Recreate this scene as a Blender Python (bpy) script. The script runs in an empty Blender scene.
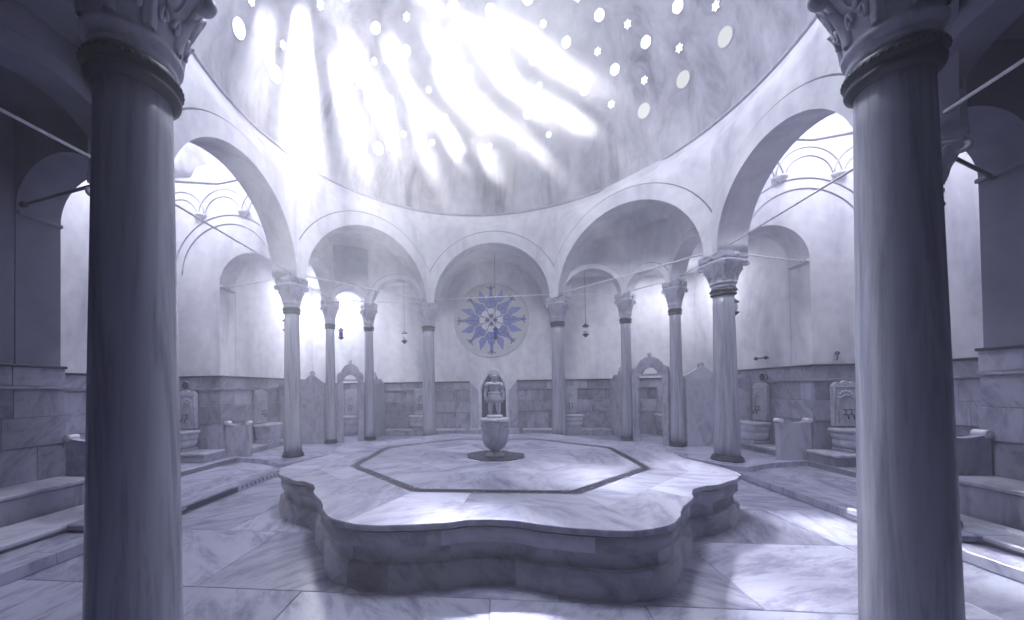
import bpy, bmesh, math, random
from mathutils import Vector, Matrix
PI = math.pi
random.seed(7)
scene = bpy.context.scene
C = scene.collection

# ------------------------------------------------------------------ camera
cd = bpy.data.cameras.new('camera'); cam = bpy.data.objects.new('camera', cd); C.objects.link(cam)
F_PX, PPX, PPY, YAW, PITCH, ROLL = 355.54, 463.83, 384.61, -0.0947, 0.0126, 0.01407
cd.sensor_width = 36; cd.lens = F_PX*36/1024
cd.shift_x = (512-PPX)/1024; cd.shift_y = (PPY-310)/1024
cd.clip_start = 0.05; cd.clip_end = 100
fwd = Vector((math.sin(YAW)*math.cos(PITCH), math.cos(YAW)*math.cos(PITCH), math.sin(PITCH)))
right0 = Vector((math.cos(YAW), -math.sin(YAW), 0)); up0 = right0.cross(fwd)
cr, sr = math.cos(ROLL), math.sin(ROLL)
right = right0*cr - up0*sr; up = right0*sr + up0*cr
M = Matrix((( right.x, up.x, -fwd.x, 0.0322), (right.y, up.y, -fwd.y, -5.5835), (right.z, up.z, -fwd.z, 1.5424), (0,0,0,1)))
cam.matrix_world = M
scene.camera = cam

# ------------------------------------------------------------------ world, exposure, lights
w = bpy.data.worlds.new('world'); scene.world = w; w.use_nodes = True
w.node_tree.nodes['Background'].inputs[0].default_value = (0.72, 0.75, 1.0, 1)
w.node_tree.nodes['Background'].inputs[1].default_value = 0.15
vs = scene.view_settings
vs.view_transform = 'Standard'; vs.look = 'None'; vs.gamma = 1; vs.use_curve_mapping = False
vs.exposure = 0.30
scene.cycles.max_bounces = 6; scene.cycles.diffuse_bounces = 4; scene.cycles.glossy_bounces = 2
scene.cycles.volume_bounces = 1; scene.cycles.transmission_bounces = 2
scene.cycles.sample_clamp_indirect = 4
COOL = (0.92, 0.935, 1.0)
def lamp(name, kind, loc, energy, color=COOL, size=0.2, target=None, spot=None, blend=0.6):
    l = bpy.data.lights.new(name, kind); o = bpy.data.objects.new(name, l); C.objects.link(o)
    l.energy = energy; l.color = color
    if kind == 'AREA': l.shape = 'DISK'; l.size = size
    else: l.shadow_soft_size = size
    if kind == 'SPOT': l.spot_size = spot; l.spot_blend = blend
    o.location = loc
    if target is not None:
        o.rotation_euler = (Vector(target)-Vector(loc)).to_track_quat('-Z', 'Y').to_euler()
    return o
# daylight that the glass eyes of the great dome let in: a broad soft share and separate beams
BEAM_W = 4.2
STEAM_D = 1.5
DC = 6.42; DR = 4.42; DH = 0.86      # dome springing height, radius, flattening
def dome_pt(az, el, k=1.0):           # az 0 = +y (far side), positive to +x
    r = DR*k
    return Vector((r*math.cos(el)*math.sin(az), r*math.cos(el)*math.cos(az), DC + r*DH*math.sin(el)))
SUN = Vector((0.30, -0.50, -0.81)).normalized()      # the way the daylight falls through the eyes
brnd = random.Random(12)
BEAMS = [(-88,26,1.3),(-80,34,2.2),(-74,27,1.8),(-66,34,1.8),(-58,27,1.5),(-66,41,1.3),(-60,30,.8),(-52,48,1.2),(-47,34,1.0),(-40,41,1.2),(-34,30,.8),(-36,55,1.2),(-28,48,1.4),(-24,36,1.2),(-20,60,1.3),(-15,45,1.4),(-11,33,1.0),(-8,55,1.5),(-3,40,1.4),(0,62,1.2),(4,48,1.5),(8,34,1.2),(13,56,1.2),(17,41,1.3),(24,48,1.0),(28,34,.9),(36,41,.6),(-30,24,.9),(-6,26,.8),(14,26,.7),(-60,62,1.0),(-100,48,.9)]
for az, el, k in BEAMS:
    p = dome_pt(math.radians(az), math.radians(el), 0.965)
    dr = (SUN + Vector((brnd.uniform(-.05, .05), brnd.uniform(-.05, .05), brnd.uniform(-.03, .03)))).normalized()
    bo = lamp('skylight_beam', 'AREA', p, BEAM_W*k*brnd.uniform(0.7, 1.3), (0.95, 0.955, 1.0), 0.34, p+dr)
    bo.data.spread = math.radians(brnd.uniform(5, 13) if k < 1.75 else 3.5)
lamp('dome_daylight', 'AREA', (0, -1.6, 9.6), 430, (0.89, 0.915, 1.0), 1.8, (0, 0.6, 0))
# unseen fill lamps added to brighten the side bays and corner rooms
for p, e in (((5.8, 0.1, 6.9), 88), ((-5.8, 0.1, 6.9), 88)):
    lamp('bay_fill_lamp', 'AREA', p, e, COOL, 0.7, (p[0], p[1], 0))
for p, e in (((4.75, 4.0, 4.7), 42), ((-4.95, 4.15, 4.7), 75)):
    lamp('bay_fill_lamp', 'AREA', p, e, COOL, 0.9, (p[0], p[1], 0))

# ------------------------------------------------------------------ materials
def mat(name, rough=0.5, metal=0.0, spec=0.5):
    m = bpy.data.materials.new(name); m.use_nodes = True
    b = m.node_tree.nodes['Principled BSDF']
    b.inputs['Roughness'].default_value = rough; b.inputs['Metallic'].default_value = metal
    b.inputs['Specular IOR Level'].default_value = spec
    return m, m.node_tree, b
def ramp(nt, stops):
    r = nt.nodes.new('ShaderNodeValToRGB')
    r.color_ramp.elements[0].position = stops[0][0]; r.color_ramp.elements[0].color = (*stops[0][1], 1)
    r.color_ramp.elements[1].position = stops[-1][0]; r.color_ramp.elements[1].color = (*stops[-1][1], 1)
    for p, c in stops[1:-1]:
        e = r.color_ramp.elements.new(p); e.color = (*c, 1)
    return r
def marble(name, light, dark, rough=0.3, scale=1.0, stretch=(1, 1, 1), slabs=True, bump=0.05, tint=0.35):
    m, nt, b = mat(name, rough); N = nt.nodes; L = nt.links
    tc = N.new('ShaderNodeTexCoord'); src = tc.outputs['Object']
    if slabs:
        at = N.new('ShaderNodeAttribute'); at.attribute_name = 'slab'
        mu = N.new('ShaderNodeVectorMath'); mu.operation = 'SCALE'; mu.inputs['Scale'].default_value = 37
        L.new(at.outputs['Color'], mu.inputs[0])
        ad = N.new('ShaderNodeVectorMath'); L.new(src, ad.inputs[0]); L.new(mu.outputs[0], ad.inputs[1])
        sp = N.new('ShaderNodeSeparateColor'); L.new(at.outputs['Color'], sp.inputs[0])
        mm = N.new('ShaderNodeMath'); mm.operation = 'MULTIPLY'; mm.inputs[1].default_value = 3.0; L.new(sp.outputs[1], mm.inputs[0])
        vr = N.new('ShaderNodeVectorRotate'); vr.inputs['Axis'].default_value = (0.4, 0.3, 1)
        L.new(ad.outputs[0], vr.inputs['Vector']); L.new(mm.outputs[0], vr.inputs['Angle']); src = vr.outputs[0]
    mp = N.new('ShaderNodeMapping'); mp.inputs['Scale'].default_value = [s*scale for s in stretch]
    L.new(src, mp.inputs['Vector'])
    n1 = N.new('ShaderNodeTexNoise'); n1.inputs['Scale'].default_value = 1.6; n1.inputs['Detail'].default_value = 8
    n1.inputs['Roughness'].default_value = 0.62; n1.inputs['Distortion'].default_value = 1.1
    L.new(mp.outputs[0], n1.inputs['Vector'])
    n2 = N.new('ShaderNodeTexNoise'); n2.inputs['Scale'].default_value = 6; n2.inputs['Detail'].default_value = 10
    n2.inputs['Roughness'].default_value = 0.7; L.new(mp.outputs[0], n2.inputs['Vector'])
    mx = N.new('ShaderNodeMath'); mx.operation = 'MULTIPLY_ADD'; mx.inputs[1].default_value = 0.35
    L.new(n2.outputs[0], mx.inputs[0])
    sc = N.new('ShaderNodeMath'); sc.operation = 'MULTIPLY'; sc.inputs[1].default_value = 0.65; L.new(n1.outputs[0], sc.inputs[0])
    L.new(sc.outputs[0], mx.inputs[2])
    mid = tuple(0.5*(a+c) for a, c in zip(light, dark))
    r = ramp(nt, [(0.36, dark), (0.45, mid), (0.52, light), (0.6, tuple(min(1, x*1.08) for x in light))])
    L.new(mx.outputs[0], r.inputs[0]); col = r.outputs[0]
    if slabs:
        hv = N.new('ShaderNodeMapRange'); hv.inputs['To Min'].default_value = 1-tint; hv.inputs['To Max'].default_value = 1.08
        L.new(sp.outputs[0], hv.inputs['Value'])
        m2 = N.new('ShaderNodeVectorMath'); m2.operation = 'SCALE'; L.new(col, m2.inputs[0]); L.new(hv.outputs[0], m2.inputs['Scale'])
        col = m2.outputs[0]
    L.new(col, b.inputs['Base Color'])
    rr = N.new('ShaderNodeMapRange'); rr.inputs['To Min'].default_value = rough*0.7; rr.inputs['To Max'].default_value = min(1, rough*1.5)
    L.new(n2.outputs[0], rr.inputs['Value']); L.new(rr.outputs[0], b.inputs['Roughness'])
    bp = N.new('ShaderNodeBump'); bp.inputs['Strength'].default_value = bump; bp.inputs['Distance'].default_value = 0.02
    L.new(n2.outputs[0], bp.inputs['Height']); L.new(bp.outputs[0], b.inputs['Normal'])
    return m
def plaster(name, light, stain, scale=0.9, amount=0.62, zs=0.35, rough=0.8):
    m, nt, b = mat(name, rough, spec=0.25); N = nt.nodes; L = nt.links
    tc = N.new('ShaderNodeTexCoord'); mp = N.new('ShaderNodeMapping'); mp.inputs['Scale'].default_value = (1, 1, zs)
    L.new(tc.outputs['Object'], mp.inputs['Vector'])
    n1 = N.new('ShaderNodeTexNoise'); n1.inputs['Scale'].default_value = scale; n1.inputs['Detail'].default_value = 9
    n1.inputs['Roughness'].default_value = 0.65; n1.inputs['Distortion'].default_value = 0.5; L.new(mp.outputs[0], n1.inputs['Vector'])
    n2 = N.new('ShaderNodeTexNoise'); n2.inputs['Scale'].default_value = 5; n2.inputs['Detail'].default_value = 8
    L.new(tc.outputs['Object'], n2.inputs['Vector'])
    r = ramp(nt, [(0.30, stain), (amount*0.75, tuple(0.35*a+0.65*c for a, c in zip(stain, light))), (amount, light)])
    L.new(n1.outputs[0], r.inputs[0])
    r2 = ramp(nt, [(0.3, (0.86, 0.86, 0.88)), (0.6, (1, 1, 1))]); L.new(n2.outputs[0], r2.inputs[0])
    mx = N.new('ShaderNodeMix'); mx.data_type = 'RGBA'; mx.blend_type = 'MULTIPLY'; mx.inputs['Factor'].default_value = 1
    L.new(r.outputs[0], mx.inputs[6]); L.new(r2.outputs[0], mx.inputs[7]); L.new(mx.outputs[2], b.inputs['Base Color'])
    bp = N.new('ShaderNodeBump'); bp.inputs['Strength'].default_value = 0.12; bp.inputs['Distance'].default_value = 0.03
    L.new(n2.outputs[0], bp.inputs['Height']); L.new(bp.outputs[0], b.inputs['Normal'])
    return m
def flat(name, c, rough=0.5, metal=0.0):
    m, nt, b = mat(name, rough, metal); N = nt.nodes; L = nt.links
    tc = N.new('ShaderNodeTexCoord'); n = N.new('ShaderNodeTexNoise'); n.inputs['Scale'].default_value = 14; n.inputs['Detail'].default_value = 5
    L.new(tc.outputs['Object'], n.inputs['Vector'])
    r = ramp(nt, [(0.3, tuple(x*0.78 for x in c)), (0.7, tuple(min(1, x*1.12) for x in c))]); L.new(n.outputs[0], r.inputs[0])
    L.new(r.outputs[0], b.inputs['Base Color']); return m
def glow(name, c, s):
    m = bpy.data.materials.new(name); m.use_nodes = True; nt = m.node_tree; nt.nodes.clear()
    e = nt.nodes.new('ShaderNodeEmission'); e.inputs[0].default_value = (*c, 1); e.inputs[1].default_value = s
    o = nt.nodes.new('ShaderNodeOutputMaterial'); nt.links.new(e.outputs[0], o.inputs[0]); return m

M_FLOOR = marble('floor_marble', (0.42, 0.43, 0.57), (0.20, 0.20, 0.32), 0.2, 0.8, (1, 3.2, 1), tint=0.3)
M_TOP = marble('platform_marble', (0.43, 0.44, 0.57), (0.22, 0.22, 0.34), 0.18, 0.7, (1, 2.6, 1), tint=0.25)
M_BASE = marble('platform_side_marble', (0.44, 0.44, 0.54), (0.20, 0.20, 0.29), 0.4, 1.0, (1, 1, 2), tint=0.4, bump=0.3)
M_WAIN = marble('wainscot_marble', (0.35, 0.35, 0.46), (0.15, 0.15, 0.24), 0.3, 1.0, (2.6, 2.6, 0.7), tint=0.42)
M_SHAFT = marble('column_marble', (0.37, 0.38, 0.465), (0.20, 0.205, 0.28), 0.2, 1.0, (5, 5, 0.35), slabs=False, bump=0.03)
M_CAP = marble('carved_marble', (0.45, 0.455, 0.56), (0.27, 0.275, 0.37), 0.45, 1.6, slabs=False, bump=0.25)
M_WHITE = marble('white_marble', (0.64, 0.645, 0.74), (0.42, 0.425, 0.53), 0.35, 1.4, slabs=False, bump=0.1)
M_SCREEN = marble('screen_marble', (0.42, 0.42, 0.53), (0.22, 0.22, 0.33), 0.35, 1.0, (2, 2, 0.6), tint=0.15)
M_PLAST = plaster('wall_plaster', (0.82, 0.815, 0.87), (0.45, 0.45, 0.54))
M_ARCH = plaster('arch_plaster', (0.78, 0.78, 0.84), (0.42, 0.42, 0.51), 0.8)
M_DOME = plaster('dome_plaster', (0.54, 0.54, 0.61), (0.13, 0.13, 0.19), 1.7, 0.64, 0.28)
M_PIER = plaster('shaded_plaster', (0.22, 0.22, 0.30), (0.12, 0.12, 0.19), 0.8)  # darker plaster: dimness of the front bays and piers is put into the colour
M_JOINT_SHADE = flat('dark_joint_shade', (0.170, 0.177, 0.218), 0.8)  # dark joints, and the shadow gap painted along the arches
M_LINE = flat('grey_line', (0.40, 0.40, 0.49), 0.8)  # even grey for the relief lines and the cornice ring
M_GREY = flat('grey_cornice', (0.260, 0.269, 0.320), 0.7)
M_IRON = flat('dark_bronze', (0.02, 0.02, 0.05), 0.4, 0.0)
M_ROD = flat('painted_iron_rod', (0.80, 0.80, 0.86), 0.4)
M_BLACK = flat('black_mosaic', (0.035, 0.035, 0.07), 0.35)
M_MEDAL = plaster('medallion_plaster', (0.600, 0.607, 0.648), (0.420, 0.429, 0.480), 1.2)
M_BLUE1 = flat('pale_blue_tile', (0.17, 0.21, 0.55), 0.5)
M_BLUE2 = flat('deep_blue_tile', (0.035, 0.05, 0.26), 0.5)
M_TILEW = flat('white_tile', (0.720, 0.740, 0.798), 0.5)
M_BLUEG = flat('cobalt_glass', (0.02, 0.04, 0.5), 0.15)
M_GLASS = glow('sky_glass', (0.90, 0.92, 1.0), 2.2)
M_GLASS2 = glow('clouded_sky_glass', (0.860, 0.883, 0.902), 0.75)
M_DARK = flat('opening_shade', (0.03, 0.03, 0.07), 0.8)  # near-black colour painting in the shade inside openings

# ------------------------------------------------------------------ mesh helpers
class MB:
    def __init__(s):
        s.bm = bmesh.new(); s.sl = s.bm.loops.layers.float_color.new('slab'); s.c = (random.random(), random.random(), random.random(), 1)
    def new(s): s.c = (random.random(), random.random(), random.random(), 1); return s
    def v(s, p): return s.bm.verts.new(p)
    def f(s, vs, smooth=False):
        try: f = s.bm.faces.new(vs)
        except ValueError: return None
        f.smooth = smooth
        for l in f.loops: l[s.sl] = s.c
        return f
    def grid(s, rows, closed=False, smooth=True):
        V = [[s.v(p) for p in r] for r in rows]
        for i in range(len(V)-1):
            n = len(V[i]); m = n if closed else n-1
            for j in range(m):
                s.f([V[i][j], V[i][(j+1) % n], V[i+1][(j+1) % n], V[i+1][j]], smooth)
        return V
    def lathe(s, prof, seg=32, c=(0, 0, 0), smooth=True, caps=True, fn=None):
        rows = []
        for r, z in prof:
            rows.append([Vector((c[0]+r*(fn(a, z) if fn else 1)*math.cos(a), c[1]+r*(fn(a, z) if fn else 1)*math.sin(a), c[2]+z)) for a in [2*PI*k/seg for k in range(seg)]])
        V = s.grid(rows, True, smooth)
        if caps:
            s.f(V[0][::-1]); s.f(V[-1])
        return s
    def box(s, x0, x1, y0, y1, z0, z1, bev=0.0, mat4=None):
        b = min(bev, (x1-x0)*0.4, (y1-y0)*0.4, (z1-z0)*0.4)
        P = []
        if b <= 0:
            co = [(x0,y0,z0),(x1,y0,z0),(x1,y1,z0),(x0,y1,z0),(x0,y0,z1),(x1,y0,z1),(x1,y1,z1),(x0,y1,z1)]
            V = [s.v(mat4 @ Vector(p) if mat4 else p) for p in co]
            for q in ((3,2,1,0),(4,5,6,7),(0,1,5,4),(1,2,6,5),(2,3,7,6),(3,0,4,7)): s.f([V[i] for i in q])
            return s
        def ring(d, z): return [(x0+d, y0+d, z), (x1-d, y0+d, z), (x1-d, y1-d, z), (x0+d, y1-d, z)]
        def ringb(z): return [(x0+b,y0,z),(x1-b,y0,z),(x1,y0+b,z),(x1,y1-b,z),(x1-b,y1,z),(x0+b,y1,z),(x0,y1-b,z),(x0,y0+b,z)]
        def ringi(z): return [(x0+b,y0+b,z),(x1-b,y0+b,z),(x1-b,y0+b,z),(x1-b,y1-b,z),(x1-b,y1-b,z),(x0+b,y1-b,z),(x0+b,y1-b,z),(x0+b,y0+b,z)]
        T = (lambda p: mat4 @ Vector(p)) if mat4 else Vector
        A = [s.v(T(p)) for p in ringb(z0+b)]; B = [s.v(T(p)) for p in ringb(z1-b)]
        bt = [s.v(T(p)) for p in ring(b, z0)]; tp = [s.v(T(p)) for p in ring(b, z1)]
        for i in range(8): s.f([A[i], A[(i+1)%8], B[(i+1)%8], B[i]])
        ix = [0, 1, 1, 2, 2, 3, 3, 0]
        for i in range(8):
            j = (i+1) % 8
            if ix[i] == ix[j]:
                s.f([B[i], B[j], tp[ix[i]]]); s.f([A[j], A[i], bt[ix[i]]])
            else:
                s.f([B[i], B[j], tp[ix[j]], tp[ix[i]]]); s.f([A[j], A[i], bt[ix[i]], bt[ix[j]]])
        s.f(tp); s.f(bt[::-1])
        return s
    def tube(s, pts, r, seg=8, caps=True):
        pts = [Vector(p) for p in pts]; rows = []; n = len(pts)
        prev = None
        for i, p in enumerate(pts):
            t = (pts[min(i+1, n-1)]-pts[max(i-1, 0)]).normalized()
            if prev is None: prev = t.orthogonal().normalized()
            a = (prev - t*prev.dot(t))
            a = a.normalized() if a.length > 1e-6 else t.orthogonal().normalized()
            prev = a; b = t.cross(a); rr = r[i] if isinstance(r, (list, tuple)) else r
            rows.append([p + (a*math.cos(2*PI*k/seg) + b*math.sin(2*PI*k/seg))*rr for k in range(seg)])
        V = s.grid(rows, True, True)
        if caps: s.f(V[0][::-1]); s.f(V[-1])
        return s
    def ball(s, c, r, seg=10, sz=(1, 1, 1)):
        rows = []
        for i in range(1, seg):
            ph = PI*i/seg
            rows.append([Vector((c[0]+r*sz[0]*math.sin(ph)*math.cos(2*PI*k/seg), c[1]+r*sz[1]*math.sin(ph)*math.sin(2*PI*k/seg), c[2]-r*sz[2]*math.cos(ph))) for k in range(seg)])
        V = s.grid(rows, True, True)
        b = s.v((c[0], c[1], c[2]-r*sz[2])); t = s.v((c[0], c[1], c[2]+r*sz[2]))
        for k in range(seg):
            s.f([b, V[0][(k+1)%seg], V[0][k]], True); s.f([t, V[-1][k], V[-1][(k+1)%seg]], True)
        return s
    def prism(s, poly, T, d0, d1, smooth=False):   # 2D outline, T maps (a, b, depth) to a point
        A = [s.v(T(a, b, d0)) for a, b in poly]; B = [s.v(T(a, b, d1)) for a, b in poly]
        n = len(poly)
        for i in range(n): s.f([A[i], A[(i+1)%n], B[(i+1)%n], B[i]], smooth)
        fa = s.f(A[::-1]); fb = s.f(B)
        return s
    def build(s, name, m, parent=None):
        bmesh.ops.recalc_face_normals(s.bm, faces=s.bm.faces[:])
        tri = [f for f in s.bm.faces if len(f.verts) > 4]
        if tri: bmesh.ops.triangulate(s.bm, faces=tri)
        me = bpy.data.meshes.new(name); s.bm.to_mesh(me); s.bm.free(); me.materials.append(m)
        o = bpy.data.objects.new(name, me); C.objects.link(o)
        if parent: o.parent = parent
        return o
def thing(name, label, cat, loc=(0, 0, 0), rz=0, group=None):
    o = bpy.data.objects.new(name, None); C.objects.link(o); o.empty_display_size = 0.1
    o.location = loc; o.rotation_euler = (0, 0, rz); o['label'] = label; o['category'] = cat
    if group: o['group'] = group
    return o
def tag(o, label, cat, group=None):
    o['label'] = label; o['category'] = cat
    if group: o['group'] = group
    return o
def struct(o): o['kind'] = 'structure'; return o
def copy_tree(o, parent=None):
    c = o.copy(); C.objects.link(c)
    if parent: c.parent = parent
    for ch in list(o.children): copy_tree(ch, c)
    return c
def sstep(a, b, x):
    t = max(0, min(1, (x-a)/(b-a))); return t*t*(3-2*t)

# ------------------------------------------------------------------ plan
ZC = 0.18                                  # level the columns stand on
ZS = 3.90                                  # top of the capitals, springing of the arches
RING = 6.40
MAIN = dict(fL=(-1.88, -3.87), fR=(2.16, -3.49), sR=(4.20, -1.62), mR=(4.16, 1.31), bR=(1.65, 4.08), bL=(-1.86, 4.14), mL=(-4.27, 1.53), sL=(-4.16, -1.88))
XL, XR, YB, XRL, XRR, XRF = -5.8, 5.7, 5.2, -7.0, 7.0, 5.46   # square walls and side recesses

def arch_pts(r, n=28): return [(-r*math.cos(PI*k/n), r*math.sin(PI*k/n)) for k in range(n+1)]
def arch_panel(mb, P, Q, zs, r, ztop, th, ring=False, off=0.0, zbot=None, ext=0.2):
    P = Vector((*P, 0)); Q = Vector((*Q, 0)); L = (Q-P).length; e = (Q-P)/L; mid = (P+Q)/2
    n = Vector((e.y, -e.x, 0))
    if n.dot(mid) < 0: n = -n
    h = L/2; mid = mid - n*th*0.42
    A = arch_pts(r); us = [(-h, 0)] + [(-(h+r)/2+off*0.5, 0)]; cols = [(-h, zs), ((-h+(-r+off))/2, zs)]
    cols += [(u+off, zs+z) for u, z in A] + [((h+(r+off))/2, zs), (h, zs)]
    rows_i, rows_o = [], []
    K = 12
    for k in range(K+1):
        ri, ro = [], []
        for u, zb in cols:
            z = zb + (ztop-zb)*k/K
            p = mid + e*u
            if ring:
                wgt = sstep(RING-0.66, RING, z)
                q = p.normalized()*4.34
                p = p.lerp(q, max(0.0, wgt))
            ri.append(Vector((p.x, p.y, z)))
            uo = u
            if ext and abs(u-off) > r: uo = u + math.copysign(ext*(abs(u-off)-r)/max(0.01, h-r), u-off)
            po = mid + e*uo + n*th; ro.append(Vector((po.x, po.y, z)))
        rows_i.append(ri); rows_o.append(ro)
    mb.grid(rows_i); mb.grid(rows_o); mb.grid([rows_i[0], rows_o[0]])
    mb.grid([[r_[0] for r_ in rows_i], [r_[0] for r_ in rows_o]]); mb.grid([[r_[-1] for r_ in rows_i], [r_[-1] for r_ in rows_o]])
    return mid + e*off, e, n, h
def archivolt(mid, e, n, zs, r0, r1, proud, parent, m=None, shade_r=0.012, full=True, name='archivolt'):
    mb = MB(); N = 40
    prof = [(r0, 0.0), (r0, proud), (r1, proud), (r1, 0.0)]
    rows = []
    for k in range(N+1):
        t = PI*k/N; rows.append([mid - e*(a*math.cos(t)) - n*b + Vector((0, 0, zs + a*math.sin(t))) for a, b in prof])
    mb.grid(rows, smooth=False); o = mb.build(name, m or M_ARCH, parent)
    g = MB(); g.tube([mid - e*((r1+shade_r)*math.cos(PI*(k)/N)) - n*0.006 + Vector((0, 0, zs + (r1+shade_r)*math.sin(PI*k/N))) for k in range(N+1)], shade_r, 6)
    g.build('arch_shade_line', M_JOINT_SHADE, parent)  # dark tube paints in the shadow gap along the outer lip
    return o

order = ['fL', 'fR', 'sR', 'mR', 'bR', 'bL', 'mL', 'sL']
bayname = {('fL','fR'): 'front', ('fR','sR'): 'front_right', ('sR','mR'): 'right', ('mR','bR'): 'back_right', ('bR','bL'): 'back', ('bL','mL'): 'back_left', ('mL','sL'): 'left', ('sL','fL'): 'front_left'}
BAY = {}
for i, a in enumerate(order):
    b = order[(i+1) % 8]; mb = MB()
    P, Q = MAIN[a], MAIN[b]; L = math.dist(P, Q); r = L/2-0.22
    mid, e, n, h = arch_panel(mb, P, Q, ZS, r, RING, 0.5, ring=True)
    pm = M_PIER if bayname[(a, b)].startswith('front') else M_ARCH  # front bays take the plaster with the dimness painted in
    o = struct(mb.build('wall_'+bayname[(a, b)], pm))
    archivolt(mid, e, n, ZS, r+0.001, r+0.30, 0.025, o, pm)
    BAY[bayname[(a, b)]] = (mid, e, n, r)

# dome: shell, cornice ring
mb = MB(); rows = []
for k in range(25):
    el = PI/2*k/24*0.995
    rows.append([dome_pt(a, el) for a in [2*PI*j/96 for j in range(96)]])
mb.grid(rows, True)
dome = struct(mb.build('ceiling', M_DOME))
mb = MB(); rows = []
for rr, z in ((4.345, RING-0.035), (4.31, RING-0.025), (4.30, RING), (4.31, RING+0.025), (4.35, RING+0.04), (4.46, RING+0.045)):
    rows.append([Vector((rr*math.cos(2*PI*j/96), rr*math.sin(2*PI*j/96), z)) for j in range(96)])
mb.grid(rows, True); struct(mb.build('trim_1', M_LINE))

# the glass eyes of the dome
def eye(az, el, kind, rad, idx):
    p = dome_pt(az, el, 0.999); c = Vector((0, 0, DC)); nrm = (c-p); nrm.z /= DH*DH; nrm.normalize()
    q = nrm.to_track_quat('Z', 'Y').to_matrix().to_4x4(); q.translation = p
    if kind == 'round': prof = [1.0]*24
    else: prof = [1.0 if k % 2 == 0 else (0.62 if kind == 'star' else 0.93) for k in range(12)]
    nn = len(prof)
    fr = MB()
    rows = [[q @ Vector((rad*s*pr_*math.cos(2*PI*k/nn), rad*s*pr_*math.sin(2*PI*k/nn), z)) for k, pr_ in enumerate(prof)] for s, z in ((1.22, -0.01), (1.18, 0.012), (1.0, 0.012), (0.98, -0.03))]
    fr.grid(rows, True, False); f = struct(fr.build('window_%d' % idx, M_DOME))
    g = MB(); V = [g.v(q @ Vector((rad*pr_*math.cos(2*PI*k/nn), rad*pr_*math.sin(2*PI*k/nn), 0.006))) for k, pr_ in enumerate(prof)]
    cc = g.v(q @ Vector((0, 0, 0.03)))
    for k in range(nn): g.f([V[k], V[(k+1) % nn], cc])
    g.build('pane', M_GLASS2 if (el < 0.40 and az > 0.6) else M_GLASS, f)
idx = 1
for el, cnt, off, kind, rad in ((18.5, 30, 0.4, 'round', 0.14), (26, 32, 0.9, 'star', 0.085), (34, 32, 0.25, 'hex', 0.11), (41, 30, 0.7, 'star', 0.085), (48, 24, 0.3, 'hex', 0.11), (55, 20, 0.5, 'star', 0.09), (62, 16, 0.0, 'hex', 0.12), (69, 12, 0.5, 'star', 0.09), (77, 8, 0.0, 'hex', 0.12)):
    for k in range(cnt):
        az = 2*PI*(k+off)/cnt
        az = (az + PI) % (2*PI) - PI
        if math.cos(az) < -0.25 and el < 60: continue
        if el < 20 and abs(az) < 0.75: continue
        eye(az, math.radians(el), kind, rad, idx); idx += 1

# ------------------------------------------------------------------ outer walls
def wall_sheet(name, p0, p1, z0, z1, m=M_PLAST, th=0.2, side=1):
    p0 = Vector((*p0, 0)); p1 = Vector((*p1, 0)); e = (p1-p0).normalized(); n = Vector((e.y, -e.x, 0))*side
    mb = MB(); poly = [(0, z0), ((p1-p0).length, z0), ((p1-p0).length, z1), (0, z1)]
    mb.prism(poly, lambda a, b, d: p0 + e*a + n*d + Vector((0, 0, b)), 0, th)
    return struct(mb.build(name, m))
wall_sheet('wall_back_outer', (XL-0.2, YB), (XR+0.2, YB), 0, 5.6, side=-1)
wall_sheet('wall_right_back', (XR, 1.86), (XR, YB), 0, 5.0, side=1)
wall_sheet('wall_left_back', (XL, 1.86), (XL, YB), 0, 5.0, side=-1)
wall_sheet('wall_right_recess', (XRR, -1.5), (XRR, 1.6), 0, 6.4, side=1)
wall_sheet('wall_left_recess', (XRL, -1.5), (XRL, 1.6), 0, 6.4, side=-1)
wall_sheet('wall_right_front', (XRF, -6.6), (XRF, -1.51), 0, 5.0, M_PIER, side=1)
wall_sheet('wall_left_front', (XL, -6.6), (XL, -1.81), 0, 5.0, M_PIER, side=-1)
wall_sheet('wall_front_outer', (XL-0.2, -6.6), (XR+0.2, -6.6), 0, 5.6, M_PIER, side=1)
def cross_wall(name, xa, xb, xc, y, th, m):
    # wall across the side bay: arch from the column (xa) to the square wall (xb), then solid to the recess wall (xc)
    s = 1 if xb > 0 else -1; r = abs(xb-xa)/2; cx = (xa+xb)/2; zs = 3.82
    out = [(xa-s*0.12, zs)] + [(cx - s*r*math.cos(PI*k/24), zs + r*math.sin(PI*k/24)) for k in range(25)] + [(cx+s*r, 0.0), (xc, 0.0), (xc, 6.4), (xa-s*0.12, 6.4)]
    mb = MB(); mb.prism(out, lambda a, b, d: Vector((a, y+d, b)), 0, th); o = struct(mb.build(name, m))
    led = MB(); led.box(min(cx+s*r, cx+s*(r-0.05)), max(cx+s*r, cx+s*(r-0.05)), min(y, y+th), max(y, y+th), zs-0.05, zs, 0.01); led.build('impost', m, o)
    return o
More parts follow.
